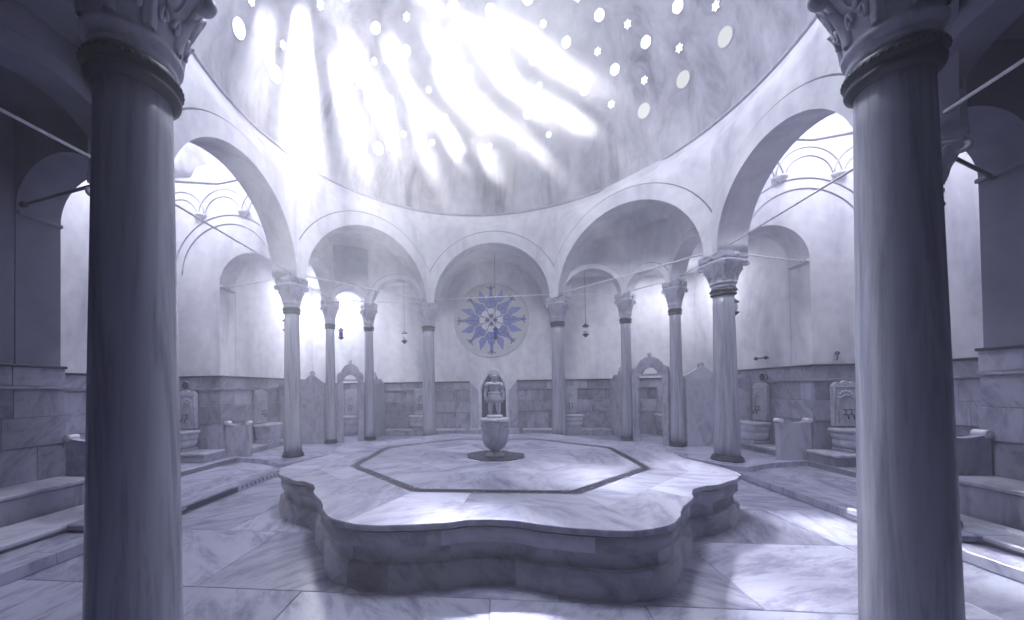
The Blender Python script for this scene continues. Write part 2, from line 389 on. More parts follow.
for s, xb, xc, xa, tagn in ((1, XR, XRR, 4.40, 'right'), (-1, XL, XRL, -4.5, 'left')):
    o = cross_wall('wall_%s_bay_back' % tagn, xa, xb, xc, 1.40, 0.45, M_PLAST)
    # relief arches and the scalloped cornice above
    def arc(cx, cz, r, t0, t1, nm, rad=0.013, y=1.395, mt=M_LINE):
        a = MB(); a.tube([(cx + r*math.cos(t0+(t1-t0)*k/28), y, cz + r*math.sin(t0+(t1-t0)*k/28)) for k in range(29)], rad, 6); a.build(nm, mt, o)
    cx = s*5.62
    arc(cx, 4.08, 1.22, 0.0, PI, 'relief_arch'); arc(cx, 4.08, 1.03, 0.0, PI, 'relief_arch')
    for q in (-1, 0, 1):
        for rr in (0.56, 0.40): arc(s*5.72+q*0.98, 5.30, rr, 0.12, PI-0.12, 'relief_scallop')
    for q in (-0.5, 0.5):
        c = MB(); c.lathe([(0.13, 0.0), (0.10, -0.04), (0.03, -0.09), (0.0, -0.11)], 12, (s*5.72+q*0.98, 1.385, 5.33)); c.build('relief_corbel', M_ARCH, o)
    a = MB(); a.tube([(s*4.6, 1.39, 6.12), (s*5.8, 1.39, 5.98), (s*7.0, 1.39, 6.12)], 0.02, 6); a.build('relief_cornice', M_GREY, o)
    cross_wall('wall_%s_bay_front' % tagn, xa, XRF if s > 0 else xb, xc, -1.07 if s > 0 else -1.35, -0.45, M_PIER)
    # vault over the side bay
    mb = MB(); rows = []
    for i in range(17):
        y = -1.45+2.95*i/16
        rows.append([Vector((s*(4.55+2.5*j/16), y, 6.2+1.0*math.sqrt(max(0, 1-((j-8)/8)**2-((i-8)/8)**2)))) for j in range(17)])
    mb.grid(rows); struct(mb.build('ceiling_%s_bay' % tagn, M_PLAST))

# corner bays: three small arches on thin columns and a half vault
THIN = dict(aL=(-3.48, 3.91), cL=(-4.33, 3.37), aR=(3.33, 3.89), cR=(4.09, 2.94))
for nm, pts, bay in (('back_left', [MAIN['bL'], THIN['aL'], THIN['cL'], MAIN['mL']], 'back_left'), ('back_right', [MAIN['bR'], THIN['aR'], THIN['cR'], MAIN['mR']], 'back_right')):
    mb = MB(); k_ = 0; segs = []
    for A_, B_ in zip(pts, pts[1:]):
        L = math.dist(A_, B_); r = L/2-0.12
        segs.append(arch_panel(mb, A_, B_, ZS-0.02, r, 5.6, 0.32, ext=0.0) + (r,))
    o = struct(mb.build('wall_%s_inner' % nm, M_ARCH))
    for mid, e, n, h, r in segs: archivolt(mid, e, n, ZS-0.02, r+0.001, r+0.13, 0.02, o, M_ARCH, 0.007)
    mid, e, n, r = BAY[bay]
    if (Vector((*pts[0], 0))-mid).dot(e) > 0: e = -e
    lens = [math.dist(a, b) for a, b in zip(pts, pts[1:])]; tot = sum(lens)
    def along(s):
        d = s*tot
        for (a, b), l in zip(zip(pts, pts[1:]), lens):
            if d <= l: return Vector((a[0]+(b[0]-a[0])*d/l, a[1]+(b[1]-a[1])*d/l, 0))
            d -= l
        return Vector((*pts[-1], 0))
    rows = []
    for k in range(13):
        a = k/12; row = []
        for j in range(41):
            t = PI*j/40
            A_ = mid + n*0.49 - e*((r+0.01)*math.cos(t)); zA = ZS + (r+0.01)*math.sin(t)
            B_ = along((1-math.cos(t))/2); zB = ZS + 1.32*max(0, math.sin(t))**0.55
            p = A_.lerp(B_, a); row.append(Vector((p.x, p.y, zA + (zB-zA)*a + 0.30*math.sin(PI*a)*math.sin(t))))
        rows.append(row)
    mb = MB(); mb.grid(rows); struct(mb.build('ceiling_%s_bay' % nm, M_ARCH))
# back bay barrel vault and its cross arches
mid, e, n, r = BAY['back']
mb = MB(); mb.grid([[mid + n*d - e*((r+0.005)*math.cos(PI*j/32)) + Vector((0, 0, ZS+(r+0.005)*math.sin(PI*j/32))) for j in range(33)] for d in (0.45, 1.3)])
struct(mb.build('ceiling_back_bay', M_ARCH))
for nm, x, s in (('left', -1.70, -1), ('right', 1.49, 1)):
    out = [(4.3, 3.88), (4.42, 3.88)] + [(4.80-0.38*math.cos(PI*k/16), 3.88+0.38*math.sin(PI*k/16)) for k in range(1, 16)] + [(5.18, 3.88), (5.22, 3.88), (5.22, 5.4), (4.3, 5.4)]
    mb = MB(); mb.prism(out, lambda a, b, d: Vector((x+s*d, a, b)), 0, 0.4); struct(mb.build('wall_back_bay_%s' % nm, M_ARCH))
# flat ceilings of the surrounding passage
def plate(name, poly, z, m):
    mb = MB(); mb.prism(poly, lambda a, b, d: Vector((a, b, d)), z, z+0.1); struct(mb.build(name, m))
plate('ceiling_passage_right', [(1.9, 5.3), (1.9, 4.2), (3.4, 4.1), (4.3, 3.1), (4.5, 1.8), (5.9, 1.8), (5.9, 5.3)], 4.78, M_PLAST)
plate('ceiling_passage_left', [(-2.1, 5.3), (-2.1, 4.2), (-3.5, 4.1), (-4.5, 3.5), (-4.6, 1.8), (-6.0, 1.8), (-6.0, 5.3)], 4.78, M_PLAST)
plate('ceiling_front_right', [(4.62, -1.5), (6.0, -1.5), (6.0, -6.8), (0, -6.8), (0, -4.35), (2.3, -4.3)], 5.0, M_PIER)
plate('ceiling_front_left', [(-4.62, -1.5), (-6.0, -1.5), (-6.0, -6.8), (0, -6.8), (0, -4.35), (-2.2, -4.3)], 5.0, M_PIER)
# front corner arches beside the side columns
for nm, A_, B_ in (('front_left', MAIN['sL'], (-4.3, -3.45)), ('front_right', MAIN['sR'], (4.1, -3.15))):
    mb = MB(); L = math.dist(A_, B_); md, e_, n_, h_ = arch_panel(mb, A_, B_, ZS, L/2-0.12, 5.05, 0.32, ext=0)
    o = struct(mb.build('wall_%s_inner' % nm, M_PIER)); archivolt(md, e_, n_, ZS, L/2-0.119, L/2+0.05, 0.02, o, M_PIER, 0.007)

# ------------------------------------------------------------------ wainscot
def wainscot(name, p0, p1, side, ztop, zbot=ZC, seed=1, skip=()):
    rnd = random.Random(seed)
    p0 = Vector((*p0, 0)); p1 = Vector((*p1, 0)); L = (p1-p0).length; e = (p1-p0)/L; n = Vector((e.y, -e.x, 0))*side
    T = Matrix(((e.x, n.x, 0, p0.x), (e.y, n.y, 0, p0.y), (0, 0, 1, 0), (0, 0, 0, 1)))
    mb = MB(); k = (ztop-zbot)/1.72
    courses = [(zbot, zbot+0.71*k, 0.04), (zbot+0.71*k, zbot+1.07*k, 0.06), (zbot+1.07*k, zbot+1.42*k, 0.04), (zbot+1.42*k, zbot+1.46*k, 0.075), (zbot+1.46*k, ztop-0.03, 0.05)]
    for ci, (z0, z1, d) in enumerate(courses):
        x = 0.0
        while x < L-0.01:
            wd = rnd.uniform(0.55, 1.05) if ci != 3 else 1.8
            if ci in (0, 2): wd = rnd.uniform(0.28, 0.62)
            x1 = min(L, x+wd)
            if L-x1 < 0.2: x1 = L
            mb.c = (rnd.random(), rnd.random(), rnd.random(), 1)
            if not any(x1 > a+0.01 and x < b-0.01 for a, b in skip):
                mb.box(x+0.002, x1-0.002, 0.0, d, z0+0.002, z1-0.002, 0.004, T)
            x = x1
    o = struct(mb.build(name, M_WAIN))
    c = MB(); c.box(0, L, 0, 0.085, ztop-0.035, ztop, 0.006, T); c.build('cap_strip', M_IRON, o)
    return o
wainscot('trim_2', (XL, YB), (-0.80, YB), 1, 1.78, seed=3)
wainscot('trim_3', (0.60, YB), (XR, YB), 1, 1.79, seed=4)
wainscot('trim_4', (XL, 1.35), (XL, YB), 1, 1.90, seed=5)
wainscot('trim_5', (XR, 1.35), (XR, YB), -1, 1.90, seed=6)
wainscot('trim_6', (XRL, 1.40), (XL+0.05, 1.40), 1, 1.90, seed=7)
wainscot('trim_7', (XR-0.05, 1.40), (XRR, 1.40), 1, 1.90, seed=8)
wainscot('trim_8', (XRL, -1.4), (XRL, 1.4), 1, 1.90, seed=9)
wainscot('trim_9', (XRR, -1.4), (XRR, 1.4), -1, 1.90, seed=10)
wainscot('trim_10', (XL, -6.4), (XL, -1.33), 1, 1.92, seed=11)
wainscot('trim_11', (XRF, -6.4), (XRF, -1.06), -1, 1.92, seed=12)

# ------------------------------------------------------------------ floor, steps
def slab_floor(name, x0, x1, y0, y1, z, th, rowh, seed, along_x=True, m=M_FLOOR, gap=0.003):
    rnd = random.Random(seed); mb = MB(); a = y0 if along_x else x0; A1 = y1 if along_x else x1
    B0, B1 = (x0, x1) if along_x else (y0, y1)
    while a < A1-0.02:
        a1 = min(A1, a+rowh*rnd.uniform(0.8, 1.2)); 
        if A1-a1 < 0.25: a1 = A1
        b = B0
        while b < B1-0.02:
            b1 = min(B1, b+rnd.uniform(1.0, 2.3))
            if B1-b1 < 0.4: b1 = B1
            mb.c = (rnd.random(), rnd.random(), rnd.random(), 1)
            if along_x: mb.box(b+gap, b1-gap, a+gap, a1-gap, z-th, z, 0.004)
            else: mb.box(a+gap, a1-gap, b+gap, b1-gap, z-th, z, 0.004)
            b = b1
        a = a1
    o = struct(mb.build(name, m))
    u = MB(); u.box(x0, x1, y0, y1, z-th, z-0.006); u.build('joint_mortar', M_JOINT_SHADE, o)
    return o
slab_floor('floor', -4.02, 4.02, -6.6, 4.4, 0.0, 0.1, 0.95, 21, True)
slab_floor('floor_side_left', -7.05, -4.0, -6.6, 1.42, 0.09, 0.19, 0.42, 22, False)
slab_floor('floor_side_right', 4.0, 7.05, -6.6, 1.42, 0.09, 0.19, 0.42, 23, False)
# upper level under the columns: corner and back plinths, edge follows the octagon
def plinth(name, poly, z, seed, m=M_FLOOR):
    mb = MB(); rnd = random.Random(seed); mb.c = (0.7, rnd.random(), rnd.random(), 1)
    mb.prism(poly, lambda a, b, d: Vector((a, b, d)), 0.0, z); return struct(mb.build(name, m))
LP = [(-7.0, 5.25), (-7.0, 1.3), (-5.5, 1.38), (-4.75, 1.22), (-4.1, 0.80), (-3.85, 0.95), (-3.62, 1.7), (-2.9, 2.6), (-1.9, 3.45), (0.0, 3.5), (0.0, 5.25)]
RP = [(7.0, 5.25), (7.0, 1.25), (5.5, 1.3), (4.75, 1.1), (4.15, 0.76), (3.85, 0.85), (3.55, 1.7), (2.8, 2.6), (1.8, 3.42), (0.0, 3.5), (0.0, 5.25)]
plinth('step_back_left', LP, ZC, 31); plinth('step_back_right', RP, ZC, 32)
def strip(name, pts, wdt, z0, z1, m, seed):     # kerb stones along an edge
    mb = MB(); rnd = random.Random(seed)
    for (xa, ya), (xb, yb) in zip(pts, pts[1:]):
        L = math.dist((xa, ya), (xb, yb)); e = Vector((xb-xa, yb-ya, 0))/L; n = Vector((-e.y, e.x, 0))
        T = Matrix(((e.x, n.x, 0, xa), (e.y, n.y, 0, ya), (0, 0, 1, 0), (0, 0, 0, 1))); k = max(1, round(L/0.9))
        for q in range(k):
            mb.c = (rnd.random(), rnd.random(), rnd.random(), 1); mb.box(L*q/k+0.002, L*(q+1)/k-0.002, 0, wdt, z0, z1, 0.006, T)
    return struct(mb.build(name, m))
strip('step_kerb_left', [(-1.9, 3.45), (-2.9, 2.6), (-3.62, 1.7), (-3.85, 0.95)], -0.3, 0.005, ZC+0.012, M_FLOOR, 41)
strip('step_kerb_right', [(1.8, 3.42), (2.8, 2.6), (3.55, 1.7), (3.85, 0.85)], 0.3, 0.005, ZC+0.012, M_FLOOR, 42)
strip('step_riser_left', [(-3.98, 1.1), (-3.98, -6.5)], -0.20, 0.005, 0.105, M_FLOOR, 43)
strip('step_riser_right', [(3.98, 1.0), (3.98, -6.5)], 0.20, 0.005, 0.105, M_FLOOR, 44)
slab_floor('floor_recess_left', -7.0, -5.45, -1.35, 1.36, 0.18, 0.1, 0.5, 45, False)
slab_floor('floor_recess_right', 5.5, 7.0, -1.35, 1.28, 0.18, 0.1, 0.5, 46, False)
# drain slot along the left riser
g = MB(); g.box(-3.985, -3.965, -1.45, -0.45, 0.02, 0.085, 0); 
tag(g.build('drain_slot', M_DARK), 'long dark drain slot in the face of the left floor step', 'drain')
holes = MB()
for k in range(11): holes.ball((-3.977, -0.34+0.10*k, 0.05), 0.016, 6, (0.6, 1, 1.4))
tag(holes.build('drain_holes', M_DARK), 'row of small drain holes in the left floor step beside the platform corner', 'drain')['kind'] = 'stuff'
# low curbs along the walls, blocks, benches
def block(name, x0, x1, y0, y1, z0, z1, label, cat, m=M_WAIN, lip=True, group=None):
    mb = MB(); mb.box(x0+0.02, x1-0.02, y0+0.02, y1-0.02, z0, z1-0.05, 0.01); 
    o = mb.build(name, m); t = MB(); t.new().box(x0, x1, y0, y1, z1-0.05, z1, 0.012); t.build('top_slab', M_SCREEN, o)
    return tag(o, label, cat, group)
block('marble_ledge', XL+0.05, XL+0.42, 1.62, 3.2, ZC+.001, 0.32, 'low marble ledge along the left wall under its fountain basin', 'ledge')
block('marble_ledge', XR-0.42, XR-0.05, 1.55, 2.8, ZC+.001, 0.32, 'low marble ledge along the right wall under its fountain basin', 'ledge')
block('marble_ledge', -3.35, -0.95, YB-0.42, YB-0.06, ZC+.001, 0.36, 'low marble bench ledge at the back wall left of the pointed niche', 'ledge')
block('marble_ledge', 0.75, 3.2, YB-0.42, YB-0.06, ZC+.001, 0.36, 'low marble bench ledge at the back wall right of the pointed niche', 'ledge')
block('marble_block', -6.98, -5.62, 0.80, 1.34, ZC+.002, 0.36, 'marble step block under the basin in the left recess', 'step block')
block('marble_block', 5.50, 6.98, 0.78, 1.34, ZC+.002, 0.38, 'marble step block under the basin in the right recess', 'step block')
block('marble_bench', XL+0.06, XL+0.62, -4.8, -1.40, 0.092, 0.47, 'long marble bench in the foreground at the far left wall', 'bench')
block('marble_bench', XRF-0.60, XRF-0.06, -4.6, -1.18, 0.092, 0.52, 'long marble bench in the foreground at the far right wall', 'bench')
block('floor_slab', XL+0.66, XL+1.30, -4.8, -1.55, 0.092, 0.17, 'low stepped marble slab in front of the left bench', 'step')
block('floor_slab', XRF-1.15, XRF-0.64, -4.6, -1.30, 0.092, 0.17, 'low stepped marble slab in front of the right bench', 'step')

def divider(x_wall, x_end, y, z0, z1, label, th=0.09):
    s = 1 if x_end > x_wall else -1; L = abs(x_end-x_wall)
    t = thing('marble_divider', label, 'divider', (x_wall, y, z0)); h = z1-z0
    top = [(L*k/12, h-0.055*math.sin(PI*k/12)**0.8) for k in range(13)]
    mb = MB(); mb.prism([(0, 0)] + [(L, 0)] + top[::-1], lambda a, b, d: Vector((s*a, d, b)), -th/2, th/2); mb.build('panel', M_SCREEN, t)
    for xx in (L, 0.03):
        c = MB(); T = 0.045
        c.tube([(s*xx, -th/2-0.02, h-0.01), (s*xx, th/2+0.02, h-0.01)], T, 14); c.tube([(s*xx, -th/2-0.03, h-0.01), (s*xx, th/2+0.03, h-0.01)], 0.018, 10)
        c.build('scroll', M_WHITE, t)
    f = MB(); f.box(min(s*(L-0.05), s*(L+0.03)), max(s*(L-0.05), s*(L+0.03)), -th/2-0.01, th/2+0.01, 0, h-0.05, 0.01); f.build('front_post', M_SCREEN, t)
    return t
divider(XL+0.07, -5.22, 1.50, ZC+0.001, 0.90, 'marble divider panel with scrolled top at the left wall corner')
divider(XR-0.07, 5.12, 1.42, ZC+0.001, 0.90, 'marble divider panel with scrolled top at the right wall corner')
divider(XL+0.07, -5.05, -1.30, 0.10, 0.97, 'marble bench end with scrolled top at the far left bench')
divider(XRF-0.07, 4.86, -1.12, 0.10, 0.98, 'marble bench end with scrolled top at the far right bench')

# ------------------------------------------------------------------ columns
def make_column():
    t = thing('marble_column', 'x', 'column')
    b = MB(); b.lathe([(0.235, 0), (0.245, 0.02), (0.242, 0.05), (0.222, 0.065), (0.225, 0.09), (0.212, 0.10), (0.19, 0.105)], 40); b.build('base_ring', M_IRON, t)
    s = MB(); prof = []
    H0, H1 = 0.10, 3.02
    for k in range(15):
        a = k/14; prof.append((0.192-0.038*a**1.1, H0+(H1-H0)*a))
    s.lathe(prof, 48); s.build('shaft', M_SHAFT, t)
    z = 2.97
    c = MB(); c.lathe([(0.158, z+0.01), (0.170, z+0.02), (0.190, z+0.032), (0.195, z+0.05), (0.183, z+0.062), (0.180, z+0.07), (0.184, z+0.082), (0.200, z+0.095), (0.201, z+0.118), (0.190, z+0.14), (0.17, z+0.15)], 40)
    for k in range(36):
        a = 2*PI*k/36; c.ball((0.193*math.cos(a), 0.193*math.sin(a), z+0.106), 0.014, 6)
    c.build('collar', M_IRON, t)
    z0 = z+0.155
    cap = MB()
    def fn(a, zz):
        k = sstep(z0+0.12, z0+0.50, zz); q = max(abs(math.cos(a)), abs(math.sin(a)))
        return 1 + k*0.55*(1/q-1)
    cap.lathe([(0.165, z0-0.01), (0.178, z0+0.005), (0.182, z0+0.025), (0.172, z0+0.04), (0.178, z0+0.055), (0.200, z0+0.07), (0.203, z0+0.09), (0.190, z0+0.105), (0.188, z0+0.13), (0.196, z0+0.2), (0.212, z0+0.28), (0.240, z0+0.36), (0.272, z0+0.43), (0.285, z0+0.47)], 48, fn=fn)
    capo = cap.build('capital', M_CAP, t)
    def surf(a, zz, out=0.0):
        pr_ = [(0.188, 0.13), (0.196, 0.2), (0.212, 0.28), (0.240, 0.36), (0.272, 0.43), (0.285, 0.47)]
        q = zz-z0; r = pr_[0][0]
        for (r0, a0), (r1, a1) in zip(pr_, pr_[1:]):
            if q >= a0: r = r0+(r1-r0)*min(1, (q-a0)/(a1-a0))
        r = r*fn(a, zz)+out; return Vector((r*math.cos(a), r*math.sin(a), zz))
    # acanthus leaves, lower scrolls, oval shields
    for k in range(8):
        a0 = 2*PI*k/8
        lf = MB(); rows = []
        for i in range(9):
            v = i/8; zz = z0+0.12+0.20*v; wd = 0.17*max(0.02, math.sin(PI*min(1, 0.28+0.70*v)))**0.7
            rows.append([surf(a0+wd*u, zz, 0.004+0.018*(1-u*u)+0.018*v**3+0.004*math.cos(u*9)) for u in (-1, -0.66, -0.33, 0, 0.33, 0.66, 1)])
        lf.grid(rows); lf.build('leaf', M_CAP, capo)
    for k in range(8):
        a0 = 2*PI*(k+0.5)/8
        ov = MB(); rows = []
        for rr, o_ in ((1.0, 0.004), (0.97, 0.020), (0.86, 0.024), (0.80, 0.010), (0.4, 0.024), (0.05, 0.03)):
            rows.append([surf(a0+0.155*rr*math.cos(q), z0+0.345+0.092*rr*math.sin(q), o_) for q in [2*PI*j/20 for j in range(20)]])
        ov.grid(rows, True); ov.build('shield', M_CAP, capo)
        sc = MB()
        for sg in (-1, 1):
            pts = [surf(a0+sg*(0.16-0.085*(1-u)*math.cos(u*7)), z0+0.205+0.055*(1-u)*math.sin(u*7), 0.016) for u in [q/14 for q in range(15)]]
            sc.tube(pts, 0.010, 6)
        sc.build('scrollwork', M_CAP, capo)
    # abacus with hollow sides
    ab = MB(); pts = []
    for k in range(4):
        a0 = PI/4+k*PI/2; c0 = Vector((0.385*math.cos(a0), 0.385*math.sin(a0))); a1 = a0+PI/2; c1 = Vector((0.385*math.cos(a1), 0.385*math.sin(a1)))
        for j in range(9):
            u = 0.06+0.88*j/8; p = c0.lerp(c1, u); p *= 1-0.10*math.sin(PI*u); pts.append((p.x, p.y))
    for d0, d1, sc_ in ((z0+0.47, z0+0.505, 0.94), (z0+0.505, z0+0.60, 1.0)):
        ab.prism([(x*sc_, y*sc_) for x, y in pts], lambda a, b, d: Vector((a, b, d)), d0, d1)
    for k in range(4):
        a0 = k*PI/2; ab.ball((0.262*math.cos(a0), 0.262*math.sin(a0), z0+0.53), 0.045, 10, (1, 1, 1.1))
    ab.build('abacus', M_CAP, capo)
    for k in range(4):
        a0 = PI/4+k*PI/2; d = Vector((math.cos(a0), math.sin(a0), 0)); vo = MB()
        pts = [d*(0.325+0.052*(1-u*0.85)*math.cos(u*11+1.5)) + Vector((0, 0, z0+0.415+0.055*(1-u*0.85)*math.sin(u*11+1.5))) for u in [q/26 for q in range(27)]]
        vo.tube(pts, [0.026-0.010*q/26 for q in range(27)], 8)
        vo.tube([d*0.22+Vector((0, 0, z0+0.26)), d*0.27+Vector((0, 0, z0+0.36)), d*0.315+Vector((0, 0, z0+0.465))], 0.018, 8)
        vo.build('volute', M_CAP, capo)
    return t
proto = make_column()
# everything above is drawn for a column whose top is at 3.72 above its foot
COLS = [ # key, (x, y), girth, label, group
    ('fL', MAIN['fL'], 1.03, 'large foreground marble column at the left with a carved capital and dark collar'),
    ('fR', MAIN['fR'], 0.93, 'large foreground marble column at the right with a carved capital and dark collar'),
    ('sL', MAIN['sL'], 1.0, 'marble column hidden behind the large left foreground column, only its dark capital edge showing'),
    ('sR', MAIN['sR'], 1.0, 'marble column hidden behind the large right foreground column, only its dark capital showing'),
    ('mL', MAIN['mL'], 0.90, 'marble column left of the platform, standing on the step near the left wall divider'),
    ('mR', MAIN['mR'], 1.04, 'thick marble column right of the platform, standing near the right wall ledge'),
    ('bL', MAIN['bL'], 0.95, 'marble column at the back, just left of the blue star medallion'),
    ('bR', MAIN['bR'], 0.97, 'marble column at the back, just right of the blue star medallion'),
    ('aL', THIN['aL'], 0.72, 'thin marble column right of the left cubicle doorway'),
    ('cL', THIN['cL'], 0.70, 'thin marble column left of the left cubicle doorway'),
    ('aR', THIN['aR'], 0.74, 'thin marble column left of the right cubicle doorway'),
    ('cR', THIN['cR'], 0.72, 'thin marble column right of the right cubicle doorway')]
for i, (k, (x, y), gth, lab) in enumerate(COLS):
    o = proto if i == 0 else copy_tree(proto)
    o.location = (x, y, ZC); o['label'] = lab; o['group'] = 'columns around the domed hall'
    low = k in ('fL', 'fR')
    if low: o.location.z = 0.001
    o.scale = (gth, gth, 1.048 if low else 1.0); o.rotation_euler.z = math.atan2(y, x)
# plinths for the columns standing in the lower floor at the front
for k in ('sL', 'sR'):
    x, y = MAIN[k]; p = MB(); zb = 0.105 if k[0] == 's' else 0.0
    p.box(x-0.36, x+0.36, y-0.36, y+0.36, zb, ZC-0.001, 0.015)
    tag(p.build('column_plinth', M_FLOOR), {'sL': 'square plinth under the column hidden at the left', 'sR': 'square plinth under the column hidden at the right'}[k], 'plinth')

# iron tie rods
def rod(p, q, label, r=0.016, m=M_ROD, sag=0.0):
    t = thing('tie_rod', label, 'tie rod', p, 0, 'tie rods between the columns'); P = Vector((0, 0, 0)); Q = Vector(q)-Vector(p)
    b = MB(); b.tube([P, Q], r, 8); b.build('bar', m, t)
    for c in (P, Q):
        d = (Q-P).normalized()*0.05; a = MB(); a.tube([c-d*0.6, c+d*0.6], r*2.0, 8); a.build('end_eye', m, t)
def between(a, b, label, z=4.04, **k):
    A = Vector((*a, z)); B = Vector((*b, z)); d = (B-A).normalized(); rod(A+d*0.16, B-d*0.16, label, **k)
between(MAIN['mR'], MAIN['sR'], 'long tie rod running from the thick right column towards the right foreground column')
between(MAIN['mL'], MAIN['sL'], 'long tie rod running from the left middle column towards the left foreground column')
between(MAIN['mR'], MAIN['bR'], 'long tie rod across the arch right of the blue medallion')
between(MAIN['mL'], MAIN['bL'], 'long tie rod across the arch left of the blue medallion')
between(MAIN['bL'], MAIN['bR'], 'tie rod across the back arch in front of the blue medallion')
between(MAIN['sL'], (-4.3, -3.45), 'dark tie rod rising to the left edge behind the left foreground column')
between(MAIN['sR'], (4.1, -3.15), 'dark tie rod rising to the right edge behind the right foreground column')
between(MAIN['bL'], THIN['aL'], 'short tie rod between the back left column and the thin doorway column', z=3.98, r=0.012)
between(MAIN['bR'], THIN['aR'], 'short tie rod between the back right column and the thin doorway column', z=3.98, r=0.012)
between(THIN['aL'], THIN['cL'], 'faint tie rod above the left cubicle doorway', z=3.98, r=0.012)
between(THIN['aR'], THIN['cR'], 'faint tie rod above the right cubicle doorway', z=3.98, r=0.012)
between(THIN['cL'], MAIN['mL'], 'short tie rod from the left doorway column to the left middle column', z=3.98, r=0.012)
between(THIN['cR'], MAIN['mR'], 'short tie rod from the right doorway column to the thick right column', z=3.98, r=0.012)
rod((4.32, 1.36, 3.98), (5.64, 1.52, 3.82), 'short tie rod from the thick right column into the arch beside the right wall', 0.013)
rod((-4.42, 1.56, 3.98), (-5.72, 1.62, 3.82), 'short tie rod from the left middle column into the arch beside the left wall', 0.013)
rod((-4.32, -1.95, 3.98), (XL+0.03, -1.75, 3.90), 'dark tie rod from the hidden left column to the left wall', 0.018, M_IRON)
rod((4.36, -1.58, 3.98), (XRF-0.02, -1.20, 3.78), 'dark tie rod from the hidden right column to the right wall', 0.018, M_IRON)

# ------------------------------------------------------------------ platform
PC = Vector((-0.02, -0.07, 0)); PZ = 0.5135; AP = 2.80; HS = AP*math.tan(PI/8)
FRONT = [(0, 0.10), (0.15, 0.085), (0.35, 0.0), (0.55, -0.045), (0.75, -0.07), (0.88, -0.065), (1.0, -0.015)]
DIAG = [(-1.0, 0.03), (-0.92, -0.01), (-0.8, -0.015), (-0.6, 0.02), (-0.44, 0.04), (-0.33, 0.12), (-0.13, 0.155), (0.0, 0.12), (0.12, 0.06), (0.22, 0.045), (0.4, 0.03), (0.53, 0.0), (0.65, -0.045), (0.8, -0.065), (0.9, -0.055), (1.0, -0.015)]
def lut(T, x):
    for (a, b), (c, d) in zip(T, T[1:]):
        if x <= c: return b+(d-b)*(0.35*(x-a)/(c-a)+0.65*sstep(a, c, x))
    return T[-1][1]
def outline(inset=0.0, N=40):
    pts = []
    for k in range(8):
        th = -PI/2 + k*PI/4; n = Vector((math.cos(th), math.sin(th), 0)); e = Vector((-n.y, n.x, 0))
        for j in range(N):
            s = -1+2*j/N; a = abs(s)
            if k % 2 == 0: d = lut(FRONT, a)
            else: d = lut(DIAG, s if k in (7, 3) else -s)
            p = PC + n*(AP-d-inset) + e*(s*HS*(1-inset/AP))
            if p.y > 0: p.y *= 0.93
            pts.append(p)
    return pts
